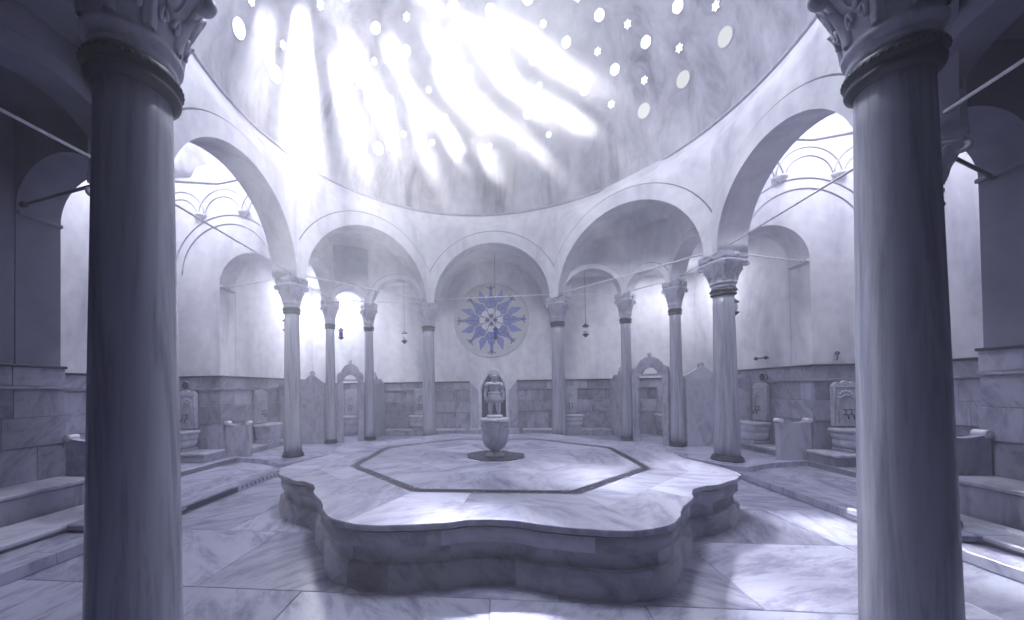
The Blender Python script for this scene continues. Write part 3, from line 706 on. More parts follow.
def platform():
    t = thing('marble_platform', 'large low octagonal marble heating platform with wavy edges in the centre of the hall', 'platform', (0, 0, 0))
    prof = [(PZ-0.05, 0.035), (PZ-0.062, 0.050), (PZ-0.075, 0.036), (0.325, 0.04), (0.322, 0.075), (0.262, 0.082), (0.20, 0.072), (0.195, 0.05), (0.19, 0.03), (0.0, 0.012)]
    mb = MB(); R = [[Vector((p.x, p.y, z)) for p in outline(i)] for z, i in prof]
    V = [[mb.v(p) for p in r_] for r_ in R]; n = len(R[0]); rnd = random.Random(5)
    crs = [0, 0, 0, 1, 1, 1, 2, 2, 2]
    ids = {}
    for i in range(len(V)-1):
        c_ = crs[i]
        for j in range(n):
            key = (c_, (j + (7, 0, 11)[c_]) // (20, 14, 17)[c_])
            if key not in ids: ids[key] = (rnd.random(), rnd.random(), rnd.random(), 1)
            mb.c = ids[key]
            mb.f([V[i][j], V[i][(j+1) % n], V[i+1][(j+1) % n], V[i+1][j]], True)
    side = mb.build('side_stones', M_BASE, t)
    jm = MB(); o_ = outline(0.036)      # dark line below the rim
    jm.tube([Vector((p.x, p.y, PZ-0.066)) for p in o_+o_[:1]], 0.006, 5); jm.build('rim_joint', M_JOINT_SHADE, t)
    # rim slabs: one per two sides between outline and inlay band
    OUT = outline(0.0)
    so = 1.925; sa = so*math.tan(PI/8)
    def octv(r):
        V_ = []
        for k in range(8):
            th = -PI/2 + PI/8 + k*PI/4; p = PC + Vector((math.cos(th), math.sin(th), 0))*(r/math.cos(PI/8))
            if p.y > 0: p.y *= 0.93
            V_.append(p)
        return V_
    N = 40
    band_o, band_i = octv(so+0.06), octv(so-0.06)
    rim = MB(); mid_ = octv(so+0.42)
    for k in range(8):
        a = band_o[(k-1) % 8]; b = band_o[k]; ma, mb_ = mid_[(k-1) % 8], mid_[k]
        seg = [OUT[(k*N+j) % (8*N)] for j in range(N+1)]
        # inner strip
        rim.new(); cut = 0.5 if k % 2 else 0.36
        for u0, u1 in ((0, cut), (cut, 1)):
            rim.new(); q = [a.lerp(b, u0), a.lerp(b, u1), ma.lerp(mb_, u1), ma.lerp(mb_, u0)]
            c_ = sum(q, Vector())/4; q = [p + (c_-p)*0.003 for p in q]
            rim.prism([(p.x, p.y) for p in q], lambda x, y, d: Vector((x, y, d)), PZ-0.05, PZ)
        # outer edge stones
        cut2 = 24 if k % 2 == 0 else 17
        for j0, j1 in ((0, cut2), (cut2, N)):
            rim.new(); q = [ma.lerp(mb_, u/N) for u in range(j0, j1+1)]; w_ = [seg[u] for u in range(j0, j1+1)]
            c_ = sum(q+w_, Vector())/len(q+w_)
            for z_pair in ((PZ, 1.0),):
                lo = [(p + (c_-p)*0.0015) for p in q]; hi = [(p + (c_-p)*0.0015) for p in w_]
                rows = [[Vector((p.x, p.y, PZ)) for p in lo], [Vector((p.x, p.y, PZ)) for p in [l.lerp(h, 0.99) for l, h in zip(lo, hi)]], [Vector((p.x, p.y, PZ-0.012)) for p in hi], [Vector((p.x, p.y, PZ-0.045)) for p in hi], [Vector((p.x, p.y, PZ-0.05)) for p in [l.lerp(h, 0.94) for l, h in zip(lo, hi)]]]
                rim.grid(rows, smooth=False)
    rim.build('rim_slabs', M_TOP, t)
    bed = MB(); bed.prism([(p.x, p.y) for p in outline(0.05)], lambda x, y, d: Vector((x, y, d)), PZ-0.06, PZ-0.006); bed.build('bed', M_JOINT_SHADE, t)
    bd = MB()
    for k in range(8):
        q = [band_o[(k-1) % 8], band_o[k], band_i[k], band_i[(k-1) % 8]]
        bd.new().prism([(p.x, p.y) for p in q], lambda x, y, d: Vector((x, y, d)), PZ-0.05, PZ+0.001)
    bd.build('inlay_band', M_INLAY, t)
    inn = MB(); rnd = random.Random(11)
    r0, r1, r2 = octv(so-0.061), octv(1.15), octv(0.45)
    for A_, B_ in ((r0, r1), (r1, r2)):
        for k in range(8):
            inn.new(); q = [A_[(k-1) % 8], A_[k], B_[k], B_[(k-1) % 8]]; c_ = sum(q, Vector())/4; q = [p+(c_-p)*0.002 for p in q]
            inn.prism([(p.x, p.y) for p in q], lambda x, y, d: Vector((x, y, d)), PZ-0.05, PZ)
    inn.build('inner_slabs', M_TOP, t)
    mo = MB(); mo.prism([(p.x, p.y) for p in octv(0.42)], lambda x, y, d: Vector((x, y, d)), PZ-0.04, PZ+0.003); mo.build('mosaic', M_MOSAIC, t)
    return t
def speck(name, a, b, scale, thr):
    m, nt, bs = mat(name, 0.3); tc = nt.nodes.new('ShaderNodeTexCoord'); v = nt.nodes.new('ShaderNodeTexVoronoi'); v.inputs['Scale'].default_value = scale
    nt.links.new(tc.outputs['Object'], v.inputs['Vector']); r = ramp(nt, [(0, a), (thr, a), (thr+0.05, b), (1, b)])
    sp = nt.nodes.new('ShaderNodeSeparateColor'); nt.links.new(v.outputs['Color'], sp.inputs[0]); nt.links.new(sp.outputs[0], r.inputs[0]); nt.links.new(r.outputs[0], bs.inputs['Base Color']); return m
M_INLAY = speck('inlay_black_marble', (0.012, 0.012, 0.03), (0.30, 0.30, 0.40), 40, 0.93)
M_MOSAIC = speck('fountain_mosaic', (0.012, 0.012, 0.03), (0.20, 0.20, 0.30), 30, 0.85)
platform()

# ------------------------------------------------------------------ fountain bowl and statue
FX, FY = -0.02, -0.12
t = thing('fountain_bowl', 'round marble fountain bowl with carved bands in the middle of the platform', 'fountain', (FX, FY, PZ+0.004)); t.scale = (0.96, 0.96, 1.13)
b = MB(); b.lathe([(0.145, 0), (0.15, 0.012), (0.13, 0.03), (0.085, 0.05), (0.08, 0.075), (0.10, 0.10)], 32); b.build('foot', M_CAP, t)
b = MB(); b.lathe([(0.10, 0.10), (0.155, 0.13), (0.195, 0.19), (0.212, 0.27), (0.218, 0.33), (0.214, 0.345), (0.222, 0.36), (0.222, 0.375), (0.212, 0.385), (0.212, 0.43), (0.22, 0.44), (0.22, 0.455), (0.20, 0.462)], 48)
for k in range(24):
    a = 2*PI*k/24; b.ball((0.214*math.cos(a), 0.214*math.sin(a), 0.407), 0.018, 6, (1, 1, 0.9))
b.build('bowl', M_CAP, t)
b = MB(); b.lathe([(0.20, 0.462), (0.218, 0.468), (0.226, 0.485), (0.222, 0.505), (0.20, 0.512), (0.02, 0.514)], 48); b.build('rim', M_WHITE, t)

def skin_mesh(name, pts, edges, radii, m, parent, sub=2):
    me = bpy.data.meshes.new(name); me.from_pydata(pts, edges, []); o = bpy.data.objects.new(name, me); C.objects.link(o)
    md = o.modifiers.new('s', 'SKIN'); md.use_smooth_shade = True
    for i, r in enumerate(radii): me.skin_vertices[0].data[i].radius = r if isinstance(r, tuple) else (r, r)
    me.skin_vertices[0].data[0].use_root = True
    sb = o.modifiers.new('u', 'SUBSURF'); sb.levels = sub; sb.render_levels = sub
    me.materials.append(m); o.parent = parent; return o
ST = thing('stone_statue', 'small standing stone statue of a child in a belted tunic on the fountain bowl', 'statue', (FX, FY, PZ+0.004+0.514*1.13)); ST.scale = (1.2, 1.2, 0.99)
# base
b = MB(); b.box(-0.10, 0.10, -0.085, 0.085, 0, 0.045, 0.012); b.build('pedestal', M_WHITE, ST)
Z0 = 0.045
body_pts = [(0, 0, Z0+0.27), (0, 0, Z0+0.34), (0, 0, Z0+0.41), (0, 0.005, Z0+0.475), (0, 0.0, Z0+0.515), (0, -0.004, Z0+0.555), (0, -0.006, Z0+0.60), (0, -0.004, Z0+0.63)]
rad = [(0.062, 0.05), (0.054, 0.043), (0.062, 0.046), (0.058, 0.040), (0.026, 0.026), (0.040, 0.040), (0.052, 0.05), (0.035, 0.036)]
ed = [(i, i+1) for i in range(7)]
pts = list(body_pts); rd = list(rad)
for s in (-1, 1):
    i0 = len(pts); pts += [(s*0.045, 0, Z0+0.22), (s*0.048, -0.004, Z0+0.13), (s*0.052, 0.006, Z0+0.075), (s*0.052, 0.004, Z0+0.022), (s*0.060, -0.045, Z0+0.014)]
    rd += [0.044, 0.036, 0.033, 0.021, 0.018]; ed += [(0, i0)] + [(i0+k, i0+k+1) for k in range(4)]
    i0 = len(pts); pts += [(s*0.072, 0, Z0+0.475), (s*0.098, 0.004, Z0+0.40), (s*0.112, -0.006, Z0+0.345), (s*0.114, -0.022, Z0+0.285), (s*0.112, -0.028, Z0+0.262)]
    rd += [0.030, 0.027, 0.022, 0.016, 0.018]; ed += [(3, i0)] + [(i0+k, i0+k+1) for k in range(4)]
bo = skin_mesh('body', pts, ed, rd, M_WHITE, ST)
# hands
for s in (-1, 1):
    h = MB()
    for k, (dx, ln) in enumerate(((-0.011, 0.026), (-0.004, 0.032), (0.004, 0.030), (0.011, 0.024))):
        h.tube([(s*0.112+dx, -0.030, Z0+0.256), (s*0.112+dx, -0.034, Z0+0.256-ln*0.6), (s*0.112+dx*0.9, -0.030, Z0+0.256-ln)], [0.0048, 0.0044, 0.003], 6)
    h.tube([(s*0.100, -0.034, Z0+0.262), (s*0.095, -0.040, Z0+0.246)], [0.005, 0.0035], 6); h.build('hand', M_WHITE, ST)
# tunic skirt with pleats, belt, collar, sleeves
def pleat(a, z): return 1+0.05*math.cos(a*14)*sstep(Z0+0.33, Z0+0.22, z)
k_ = MB(); rows = []
for r_, z_ in ((0.068, Z0+0.335), (0.076, Z0+0.30), (0.088, Z0+0.25), (0.102, Z0+0.195), (0.098, Z0+0.192), (0.07, Z0+0.23)):
    rows.append([Vector((r_*1.08*pleat(a, z_)*math.cos(a), r_*0.82*pleat(a, z_)*math.sin(a), z_)) for a in [2*PI*j/56 for j in range(56)]])
k_.grid(rows, True); k_.build('skirt', M_CAP, ST)
k_ = MB(); k_.grid([[Vector((r_*1.1*math.cos(a), r_*0.84*math.sin(a), z_)) for a in [2*PI*j/32 for j in range(32)]] for r_, z_ in ((0.064, Z0+0.325), (0.072, Z0+0.33), (0.072, Z0+0.352), (0.062, Z0+0.357))], True); k_.build('belt', M_WHITE, ST)
k_ = MB(); k_.tube([(0.075*math.cos(a), 0.052*math.sin(a)-0.002, Z0+0.485+0.012*math.sin(a)) for a in [2*PI*j/24 for j in range(25)]], 0.012, 8); k_.build('collar', M_WHITE, ST)
for s in (-1, 1):
    k_ = MB(); k_.tube([(s*0.062, 0, Z0+0.488), (s*0.088, 0.002, Z0+0.455), (s*0.104, 0.0, Z0+0.40)], [0.034, 0.037, 0.036], 12); k_.build('sleeve', M_CAP, ST)
# head details: hair, face
k_ = MB(); rows = []
for i in range(9):
    ph = PI*0.60*i/8+0.05
    rows.append([Vector(((0.058+0.003*math.sin(9*a))*math.sin(ph)*math.cos(a), 0.002+(0.058+0.003*math.cos(7*a))*math.sin(ph)*math.sin(a)*(1 if math.sin(a) > 0 else 0.86), Z0+0.60+0.062*math.cos(ph)*(1 if math.sin(a) > -0.5 else 1.0))) for a in [2*PI*j/28 for j in range(28)]])
rows = [[p if p.y > -0.02 or p.z > Z0+0.628 else Vector((p.x*0.9, -0.03, max(p.z, Z0+0.625))) for p in r_] for r_ in rows]
k_.grid(rows, True); k_.build('hair', M_CAP, ST)
k_ = MB(); k_.tube([(0, -0.050, Z0+0.606), (0, -0.060, Z0+0.590), (0, -0.052, Z0+0.585)], [0.004, 0.008, 0.005], 8); k_.build('nose', M_WHITE, ST)
for s in (-1, 1):
    k_ = MB(); k_.ball((s*0.018, -0.049, Z0+0.603), 0.006, 8, (1.3, 0.6, 0.8)); k_.build('eye', M_WHITE, ST)
    k_ = MB(); k_.ball((s*0.052, 0.0, Z0+0.597), 0.010, 8, (0.5, 0.9, 1.3)); k_.build('ear', M_WHITE, ST)
k_ = MB(); k_.tube([(-0.012, -0.052, Z0+0.571), (0, -0.056, Z0+0.569), (0.012, -0.052, Z0+0.571)], [0.002, 0.005, 0.002], 8); k_.build('mouth', M_WHITE, ST)

# ------------------------------------------------------------------ medallion
med = thing('wall_medallion', 'large round plaster medallion with a blue tile star on the back wall', 'medallion', (-0.13, YB, 3.62))
b = MB(); rows = []
for r_, d in ((1.14, 0.0), (1.14, -0.02), (1.115, -0.035), (1.10, -0.02), (0.6, -0.02), (0.02, -0.02)):
    rows.append([Vector((r_*math.cos(2*PI*j/72), d, r_*math.sin(2*PI*j/72))) for j in range(72)])
b.grid(rows, True, False); b.build('disc', M_MEDAL, med)
def motif(mb, polys, rot, scale=1.0, d0=-0.021, d1=-0.028, r0=0.0):
    for poly in polys:
        def T(a, c, d):
            x, z = a*scale*1.12, (c+r0)*scale*1.12; return Vector((x*math.cos(rot)-z*math.sin(rot), d, x*math.sin(rot)+z*math.cos(rot)))
        mb.prism(poly, T, d0, d1)
pale, deep, wht = MB(), MB(), MB()
tulip = [(0.0, 0.34), (0.07, 0.345), (0.13, 0.40), (0.15, 0.45), (0.13, 0.52), (0.09, 0.55), (0.075, 0.62), (0.045, 0.64), (0.035, 0.74), (0, 0.80)]
tulip = tulip + [(-x, y) for x, y in tulip[::-1][1:-1]]
def grow(poly, c, k): return [(c[0]+(x-c[0])*k, c[1]+(y-c[1])*k) for x, y in poly]
for k in range(8):
    a = k*PI/4; sc_ = 1.0 if k % 2 == 0 else 0.93
    motif(deep, [grow(tulip, (0, 0.5), 1.13)], a, sc_, -0.0205, -0.024)
    motif(pale, [tulip], a, sc_, -0.021, -0.028)
    motif(deep, [[(-0.012, 0.36), (0.012, 0.36), (0.012, 0.70), (-0.012, 0.70)]], a, sc_, -0.027, -0.030)
    for s in (-1, 1):
        motif(deep, [[(s*0.02, 0.50), (s*0.11, 0.43), (s*0.118, 0.445), (s*0.02, 0.525)]], a, sc_, -0.027, -0.030)
        motif(deep, [[(s*0.015, 0.80), (s*0.06, 0.85), (s*0.085, 0.90), (s*0.065, 0.91), (s*0.035, 0.86), (0, 0.84)]], a, sc_, -0.021, -0.028)
        motif(deep, [[(s*0.075, 0.885), (s*0.11, 0.86), (s*0.12, 0.875), (s*0.09, 0.905)]], a, sc_, -0.021, -0.028)
    motif(deep, [[(-0.014, 0.80), (0.014, 0.80), (0.03, 0.90), (0, 0.94), (-0.03, 0.90)]], a, sc_, -0.021, -0.029)
    # white petals of the heart and thin stems
    motif(wht, [[(0, 0.13), (0.075, 0.20), (0.085, 0.27), (0.05, 0.31), (0, 0.325), (-0.05, 0.31), (-0.085, 0.27), (-0.075, 0.20)]], a, 1.0, -0.021, -0.027)
    a2 = a+PI/8
    motif(deep, [[(-0.007, 0.10), (0.007, 0.10), (0.007, 0.36), (-0.007, 0.36)]], a2, 1.0, -0.021, -0.028)
    if True:
        lf = [(0, 0.50), (0.075, 0.56), (0.085, 0.62), (0.03, 0.86), (-0.085, 0.66), (-0.08, 0.58)]
        if k % 2: lf = [(-x, y) for x, y in lf]
        motif(deep, [grow(lf, (0, 0.64), 1.07)], a2, 1.0, -0.0205, -0.024); motif(pale, [lf], a2, 1.0, -0.021, -0.028)
for k in range(4):
    motif(deep, [[(0, 0.03), (0.045, 0.08), (0.05, 0.13), (0.02, 0.15), (0, 0.19), (-0.02, 0.15), (-0.05, 0.13), (-0.045, 0.08)]], k*PI/2, 1.0, -0.021, -0.030)
pale.build('pale_tiles', M_BLUE1, med); deep.build('deep_blue_tiles', M_BLUE2, med); wht.build('white_tiles', M_TILEW, med)

# ------------------------------------------------------------------ pointed niche in the back wall
def pointed(w_, zs, rise, n=10):
    pts = []
    for k in range(n+1):
        u = k/n; pts.append((-w_*(1-u**1.1), zs + rise*math.sin(u*PI/2)**0.95))
    return pts + [(-x, z) for x, z in pts[::-1][1:]]
NX = -0.09
d = thing('pointed_niche', 'dark pointed niche with a pale marble frame in the back wall behind the statue', 'niche', (NX, YB, 0.36))
in_ = pointed(0.36, 1.18, 0.50); ou = pointed(0.46, 1.22, 0.60)
b = MB(); inner = [(-0.36, 0)] + in_ + [(0.36, 0)]; outer = [(-0.46, 0)] + ou + [(0.46, 0)]
R_ = []
for (a0, z0_), (a1, z1_) in zip(inner, outer):
    R_.append([Vector((a0, -0.03, z0_)), Vector((a0, -0.10, z0_)), Vector((a0*0.6+a1*0.4, -0.125, z0_*0.6+z1_*0.4)), Vector((a1, -0.10, z1_)), Vector((a1, 0.0, z1_))])
b.grid(R_, smooth=False); b.build('frame', M_WHITE, d)
b = MB(); b.prism(inner, lambda a, z, dd: Vector((a, dd, z)), -0.035, -0.03); b.build('hollow', M_DARK, d)  # flat dark sheet: the shade inside the niche is its colour
for s in (-1, 1):
    b = MB(); x0, x1 = sorted((s*0.465, s*0.71)); b.box(x0, x1, -0.12, 0, -0.178, 1.08, 0.012)
    b.prism([(s*0.465, 1.08), (s*0.71, 1.08), (s*0.71, 1.40), (s*0.465, 1.14)], lambda a, z, dd: Vector((a, dd, z)), -0.11, 0); b.build('jamb_slab', M_SCREEN, d)
b = MB(); b.box(-0.72, 0.72, -0.30, 0, -0.178, 0, 0.015); b.build('threshold', M_SCREEN, d)

# ------------------------------------------------------------------ cubicle screens
def screen_frame(name, P, Q, label):
    P = Vector((*P, 0)); Q = Vector((*Q, 0)); L = (Q-P).length; e = (Q-P)/L; ang = math.atan2(e.y, e.x)
    return thing(name, label, 'screen', (P.x, P.y, ZC+0.001), ang), L
def portal(P, Q, label, h=1.62):
    t, L = screen_frame('cubicle_portal', P, Q, label); th = 0.05
    T = lambda a, b, d: Vector((a, d, b))
    g = 0.165; pw = 0.15
    for x0 in (g, L-g-pw):
        b = MB(); b.box(x0, x0+pw, -th, th, 0, h, 0.01); b.build('post', M_SCREEN, t)
        b = MB(); b.box(x0+0.035, x0+pw-0.035, -th-0.008, th+0.008, 0.15, h-0.15, 0.006); b.build('panel', M_SCREEN, t)
    cx = L/2; w_ = L/2-g; ri = w_*0.44
    up = []
    for k in range(41):           # lobed crest outline
        u = k/40; x = cx-w_+2*w_*u; q = abs(2*u-1)
        z = h + 0.15 + 0.30*math.sqrt(max(0, 1-(q/0.72)**2)) if q < 0.72 else h + 0.15 + 0.05*abs(math.sin((q-0.72)/0.28*PI*2))
        z += 0.018*abs(math.sin(u*PI*9)); up.append((x, z))
    arch = [(cx+ri*math.cos(PI*k/16), h+0.045+ri*0.8*math.sin(PI*k/16)) for k in range(17)]
    # crest as two mirrored halves so the half-moon opening stays open
    for s in (0, 1):
        uu = up[:21] if s == 0 else up[20:]; aa = [p for p in arch if (p[0] <= cx+1e-4 if s == 0 else p[0] >= cx-1e-4)]
        if s == 0: poly = [(cx-w_, h), (cx-ri, h)] + sorted(aa, key=lambda p: p[0]) + uu[::-1]
        else: poly = [(cx+w_, h), (cx+ri, h)] + sorted(aa, key=lambda p: -p[0]) + uu
        b = MB(); b.prism(poly, T, -th*0.8, th*0.8); b.build('crest', M_SCREEN, t)
    b = MB(); b.box(cx-w_, cx+w_, -th*1.1, th*1.1, h, h+0.045, 0.006); b.build('lintel', M_SCREEN, t)
    b = MB(); b.lathe([(0.0, 0), (0.05, 0.01), (0.03, 0.03), (0.055, 0.055), (0.045, 0.085), (0.02, 0.10), (0.0, 0.12)], 12, (cx, 0, h+0.46)); b.build('finial', M_CAP, t)
    for s in (-1, 1):
        b = MB(); b.ball((cx+s*w_*0.80, 0, h+0.215), 0.035, 8); b.build('boss', M_CAP, t)
    return t
def wing(P, Q, label, h=1.52, flip=False):
    t, L = screen_frame('cubicle_screen', P, Q, label); th = 0.045; g = 0.18
    b = MB(); n_ = 2 if L > 1.0 else 1
    for k in range(n_):
        b.new().box(g+(L-g)*k/n_+0.003, g+(L-g)*(k+1)/n_-0.003, -th, th, 0, h, 0.006)
    b.build('panels', M_SCREEN, t)
    up = []
    for k in range(31):
        u = k/30; q = 1-u if flip else u
        z = h + 0.06 + 0.20*math.exp(-((q-0.25)/0.16)**2) + 0.12*math.exp(-((q-0.62)/0.14)**2)+0.02*abs(math.sin(q*15)); up.append((g+(L-g)*u, z))
    b = MB(); b.prism([(g, h), (L, h)] + up[::-1], lambda a, z, d: Vector((a, d, z)), -th*0.9, th*0.9); b.build('crest', M_SCREEN, t)
    q0 = g+(L-g)*(0.75 if flip else 0.25)
    b = MB(); b.tube([(q0+0.07*(1-u*0.8)*math.cos(u*9), 0, h+0.30+0.07*(1-u*0.8)*math.sin(u*9)) for u in [k/18 for k in range(19)]], 0.022, 8); b.build('scroll', M_CAP, t)
    return t
portal(THIN['cL'], THIN['aL'], 'carved marble doorway with a lobed crest between the two thin left columns')
portal(THIN['aR'], THIN['cR'], 'carved marble doorway with a lobed crest between the two thin right columns')
wing(THIN['aL'], (-3.48, YB-0.07), 'narrow marble screen running from the left doorway back to the rear wall')
wing(THIN['aR'], (3.33, YB-0.07), 'narrow marble screen running from the right doorway back to the rear wall')
wing(THIN['cL'], (XL+0.07, 3.37), 'wide marble screen between the left doorway and the left wall')
wing(THIN['cR'], (XR-0.07, 2.94), 'wide marble screen between the right doorway and the right wall')

# ------------------------------------------------------------------ wall fountains
def fountain(x, y, rz, z0, lab, basin_lab, zw=0.80, ztop=1.60, w_=0.40, zb=None, basin=True):
    """x, y on the wall face, rz turns the local +y axis into the wall; z0 is what the basin stands on"""
    t = thing('wall_fountain', lab, 'wall fountain', (x, y, zw), rz, 'carved marble wall fountains'); h = ztop-zw; hw = w_/2
    crest = [(hw, h*0.88)] + [(hw*(1-2*k/16), h*0.88 + 0.05*abs(math.sin(PI*k/16*3))+0.05*math.sin(PI*k/16)) for k in range(1, 16)] + [(-hw, h*0.88)]
    b = MB(); b.prism([(-hw, 0), (hw, 0)] + crest, lambda a, z, d: Vector((a, d, z)), -0.13, -0.062); pl = b.build('plaque', M_CAP, t)
    def arc(r, cz, rr, y_=-0.135): 
        q = MB(); q.tube([(-r, y_, h*0.08)]+[(r*math.cos(PI-PI*k/16), y_, cz+r*1.15*math.sin(PI*k/16)) for k in range(17)]+[(r, y_, h*0.08)], rr, 6); return q
    arc(hw*0.62, h*0.5, 0.012).build('moulding', M_CAP, pl)
    q = MB(); q.tube([(-hw*0.9, -0.132, h*0.04), (-hw*0.9, -0.132, h*0.86), (hw*0.9, -0.132, h*0.86), (hw*0.9, -0.132, h*0.04)], 0.010, 6); q.build('moulding', M_CAP, pl)
    q = MB()
    for k in range(7):
        a = PI*k/6; q.ball((hw*0.55*math.cos(a), -0.132, h*0.62+hw*0.55*math.sin(a)), 0.028, 6, (1, 0.4, 1.2))
    q.build('relief', M_CAP, pl)
    for s in (-1, 1):
        q = MB(); xx = s*0.045
        q.tube([(xx, -0.13, h*0.26), (xx, -0.19, h*0.26), (xx, -0.215, h*0.23), (xx, -0.22, h*0.16)], 0.012, 8)
        q.tube([(xx, -0.175, h*0.26), (xx, -0.175, h*0.36)], 0.008, 8); q.tube([(xx-0.035, -0.175, h*0.36), (xx+0.035, -0.175, h*0.36)], 0.009, 8)
        q.build('tap', M_IRON, t)
    if basin:
        bz = z0; top = zw-0.03 if zb is None else zb; H = top-bz
        o = thing('marble_basin', basin_lab, 'basin', (x, y, bz+0.001), rz, 'marble basins under the wall fountains')
        f = MB(); f.box(-0.23, 0.23, -0.44, -0.085, 0, H*0.17, 0.02); f.build('foot', M_CAP, o)
        g = MB(); rows = []
        for sx, sy, z in ((0.20, 0.15, H*0.16), (0.27, 0.19, H*0.24), (0.28, 0.195, H*0.48), (0.265, 0.185, H*0.52), (0.285, 0.20, H*0.56), (0.31, 0.205, H*0.78), (0.30, 0.195, H*0.82), (0.33, 0.215, H*0.86), (0.335, 0.218, H*0.97), (0.32, 0.21, H), (0.27, 0.17, H), (0.24, 0.15, H*0.85), (0.12, 0.08, H*0.7)):
            rows.append([Vector((sx*math.copysign(abs(math.cos(a))**0.45, math.cos(a)), -0.29+sy*math.copysign(abs(math.sin(a))**0.45, math.sin(a)), z)) for a in [2*PI*j/36 for j in range(36)]])
        V = g.grid(rows, True); g.f(V[0]); g.f(V[-1]); g.build('bowl', M_CAP, o)
fountain(-6.45, 1.40, 0, 0.362, 'carved wall fountain in the left recess, partly behind the left foreground column', 'marble basin on the step block in the left recess')
fountain(6.12, 1.40, 0, 0.382, 'carved wall fountain in the right recess, beside the right foreground column', 'marble basin on the step block in the right recess')
fountain(XL, 2.56, PI/2, 0.321, 'carved wall fountain with dark taps on the left wall by the middle column', 'marble basin on the low ledge of the left wall')
fountain(XR, 2.55, -PI/2, 0.321, 'carved wall fountain with dark taps on the right wall by the thick column', 'marble basin on the low ledge of the right wall')
fountain(-4.50, YB, 0, ZC, 'carved wall fountain seen through the left cubicle doorway', 'marble basin seen through the left cubicle doorway')
fountain(4.78, YB, 0, ZC, 'carved wall fountain seen through the right cubicle doorway', 'marble basin seen through the right cubicle doorway')
fountain(-2.30, YB, 0, 0.361, 'carved wall fountain half behind the back column left of the medallion', 'marble basin half behind the back column left of the medallion')
fountain(2.14, YB, 0, 0.361, 'carved wall fountain half behind the back column right of the medallion', 'marble basin half behind the back column right of the medallion')
fountain(XRL, 0.15, PI/2, ZC, 'carved wall fountain on the side wall of the left recess', 'marble basin at the side wall of the left recess')

# ------------------------------------------------------------------ lanterns and wall fittings
def lantern(x, y, ztip, zhook, label, blue=False, k=1.0):
    t = thing('hanging_lantern', label, 'lantern', (x, y, ztip), 0, 'small hanging lanterns')
    c = MB(); c.tube([(0, 0, 0.40*k), (0, 0, zhook-ztip)], 0.005, 6); c.build('chain', M_IRON, t)
    b = MB(); b.lathe([(0.0, 0.0), (0.02*k, 0.03*k), (0.085*k, 0.085*k), (0.09*k, 0.10*k), (0.05*k, 0.115*k)], 10); b.build('bottom_cone', M_IRON, t)
    b = MB(); b.lathe([(0.05*k, 0.29*k), (0.09*k, 0.30*k), (0.085*k, 0.315*k), (0.03*k, 0.37*k), (0.0, 0.41*k)], 10); b.build('top_cone', M_IRON, t)
    b = MB(); b.lathe([(0.045*k, 0.115*k), (0.062*k, 0.20*k), (0.045*k, 0.29*k)], 12); b.build('glass', M_BLUEG if blue else M_TILEW, t)
lantern(-2.52, 4.06, 2.80, 4.62, 'dark lantern hanging in the small arch left of the medallion')
lantern(2.36, 4.02, 2.84, 4.62, 'dark lantern hanging in the small arch right of the medallion')
lantern(4.93, 2.25, 2.95, 4.76, 'dark lantern showing from behind the thick right column')
lantern(-5.00, 2.50, 2.93, 4.76, 'dark lantern showing from behind the left middle column')
lantern(-4.22, 3.78, 2.92, 4.76, 'dark blue lantern beside the thin column left of the left doorway', True, 0.9)
lantern(0.0, 4.45, 2.90, 5.42, 'cobalt blue lantern hanging in front of the star medallion', True, 1.0)
t = thing('wall_hook', 'dark wall peg bar with two round knobs above the right wall wainscot', 'hook', (XR, 2.52, 2.11))
b = MB(); b.tube([(-0.10, -0.14, 0), (-0.10, 0.14, 0)], 0.014, 8); b.build('bar', M_IRON, t)
for s in (-1, 1):
    b = MB(); b.ball((-0.10, s*0.14, 0), 0.038, 10); b.build('knob', M_IRON, t)
b = MB(); b.tube([(-0.10, -0.08, 0), (0, -0.08, 0)], 0.012, 8); b.build('bracket', M_IRON, t)
t = thing('wall_hook', 'small dark wall hook above the fountain in the right recess', 'hook', (6.07, 1.40, 2.04))
b = MB(); b.tube([(0, 0, 0.03), (0, -0.05, 0.03), (0, -0.06, -0.03), (0, -0.03, -0.07)], 0.010, 8); b.build('bar', M_IRON, t)
b = MB(); b.ball((0, -0.05, 0.05), 0.035, 10); b.build('knob', M_IRON, t)
def vent(x, y, rz, label):
    t = thing('wall_vent', label, 'vent', (x, y, 1.70), rz)
    b = MB(); T = lambda a, z, d: Vector((a, d, z)); b.prism([(0.09*math.cos(2*PI*k/24), 0.09*math.sin(2*PI*k/24)) for k in range(24)], T, -0.085, -0.05); b.build('plug', M_DARK, t)
    b = MB(); b.tube([(0.092*math.cos(2*PI*k/24), -0.082, 0.092*math.sin(2*PI*k/24)) for k in range(25)], 0.012, 6); b.build('ring', M_GREY, t)
vent(XR, 2.50, -PI/2, 'round dark vent in the wainscot above the right wall fountain')
vent(-6.52, 1.40, 0, 'round dark vent in the wainscot of the left recess')

# ------------------------------------------------------------------ steam haze
hz = MB(); hz.box(-7.2, 7.2, -6.8, 5.35, -0.05, 10.6)
m = bpy.data.materials.new('steam'); m.use_nodes = True; nt = m.node_tree; nt.nodes.clear()
v = nt.nodes.new('ShaderNodeVolumeScatter'); v.inputs['Color'].default_value = (0.96, 0.965, 1.0, 1); v.inputs['Density'].default_value = 0.020; v.inputs['Anisotropy'].default_value = 0.65
o = nt.nodes.new('ShaderNodeOutputMaterial'); nt.links.new(v.outputs[0], o.inputs['Volume'])
H = hz.build('haze', m); H['kind'] = 'stuff'; H['label'] = 'thin steam haze filling the hall with light beams from the dome'; H['category'] = 'haze'

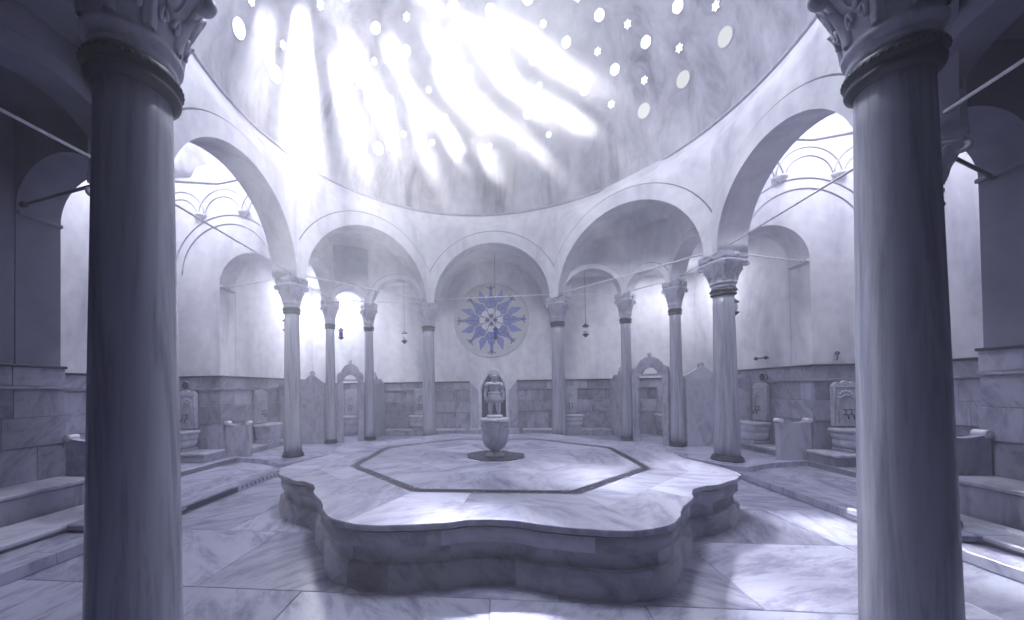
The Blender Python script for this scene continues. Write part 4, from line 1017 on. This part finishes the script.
# denser steam added under the crown to brighten the glow where the beams start
cl = MB(); rows = []
for i in range(1, 24):
    t_ = PI*i/24
    rows.append([Vector((3.1*math.sin(t_)*math.cos(a), 2.1*math.sin(t_)*math.sin(a), -1.95*math.cos(t_))) for a in [2*PI*j/40 for j in range(40)]])
V = cl.grid(rows, True); cl.f(V[0]); cl.f(V[-1])
m2 = bpy.data.materials.new('dense_steam'); m2.use_nodes = True; nt = m2.node_tree; nt.nodes.clear(); N = nt.nodes; L = nt.links
v = N.new('ShaderNodeVolumeScatter'); v.inputs['Color'].default_value = (0.97, 0.975, 1.0, 1); v.inputs['Anisotropy'].default_value = 0.35
tc = N.new('ShaderNodeTexCoord'); mp = N.new('ShaderNodeMapping'); mp.inputs['Scale'].default_value = (1/3.1, 1/2.1, 1/1.95); L.new(tc.outputs['Object'], mp.inputs['Vector'])
ln = N.new('ShaderNodeVectorMath'); ln.operation = 'LENGTH'; L.new(mp.outputs[0], ln.inputs[0])
mr = N.new('ShaderNodeMapRange'); mr.interpolation_type = 'SMOOTHSTEP'; mr.inputs['From Min'].default_value = 1.0; mr.inputs['From Max'].default_value = 0.0
mr.inputs['To Min'].default_value = 0; mr.inputs['To Max'].default_value = 1; L.new(ln.outputs['Value'], mr.inputs['Value'])
nz = N.new('ShaderNodeTexNoise'); nz.inputs['Scale'].default_value = 1.1; nz.inputs['Detail'].default_value = 2; L.new(tc.outputs['Object'], nz.inputs['Vector'])
mr2 = N.new('ShaderNodeMapRange'); mr2.inputs['From Min'].default_value = 0.3; mr2.inputs['From Max'].default_value = 0.7; mr2.inputs['To Max'].default_value = STEAM_D; L.new(nz.outputs[0], mr2.inputs['Value'])
mu = N.new('ShaderNodeMath'); mu.operation = 'MULTIPLY'; L.new(mr.outputs[0], mu.inputs[0]); L.new(mr2.outputs[0], mu.inputs[1]); L.new(mu.outputs[0], v.inputs['Density'])
o = N.new('ShaderNodeOutputMaterial'); L.new(v.outputs[0], o.inputs['Volume'])
H2 = cl.build('added_steam_cloud', m2); H2.location = (0.0, 1.75, 7.7)
H2['kind'] = 'stuff'; H2['label'] = 'cloud of steam added to brighten the glow under the crown of the dome'; H2['category'] = 'steam'
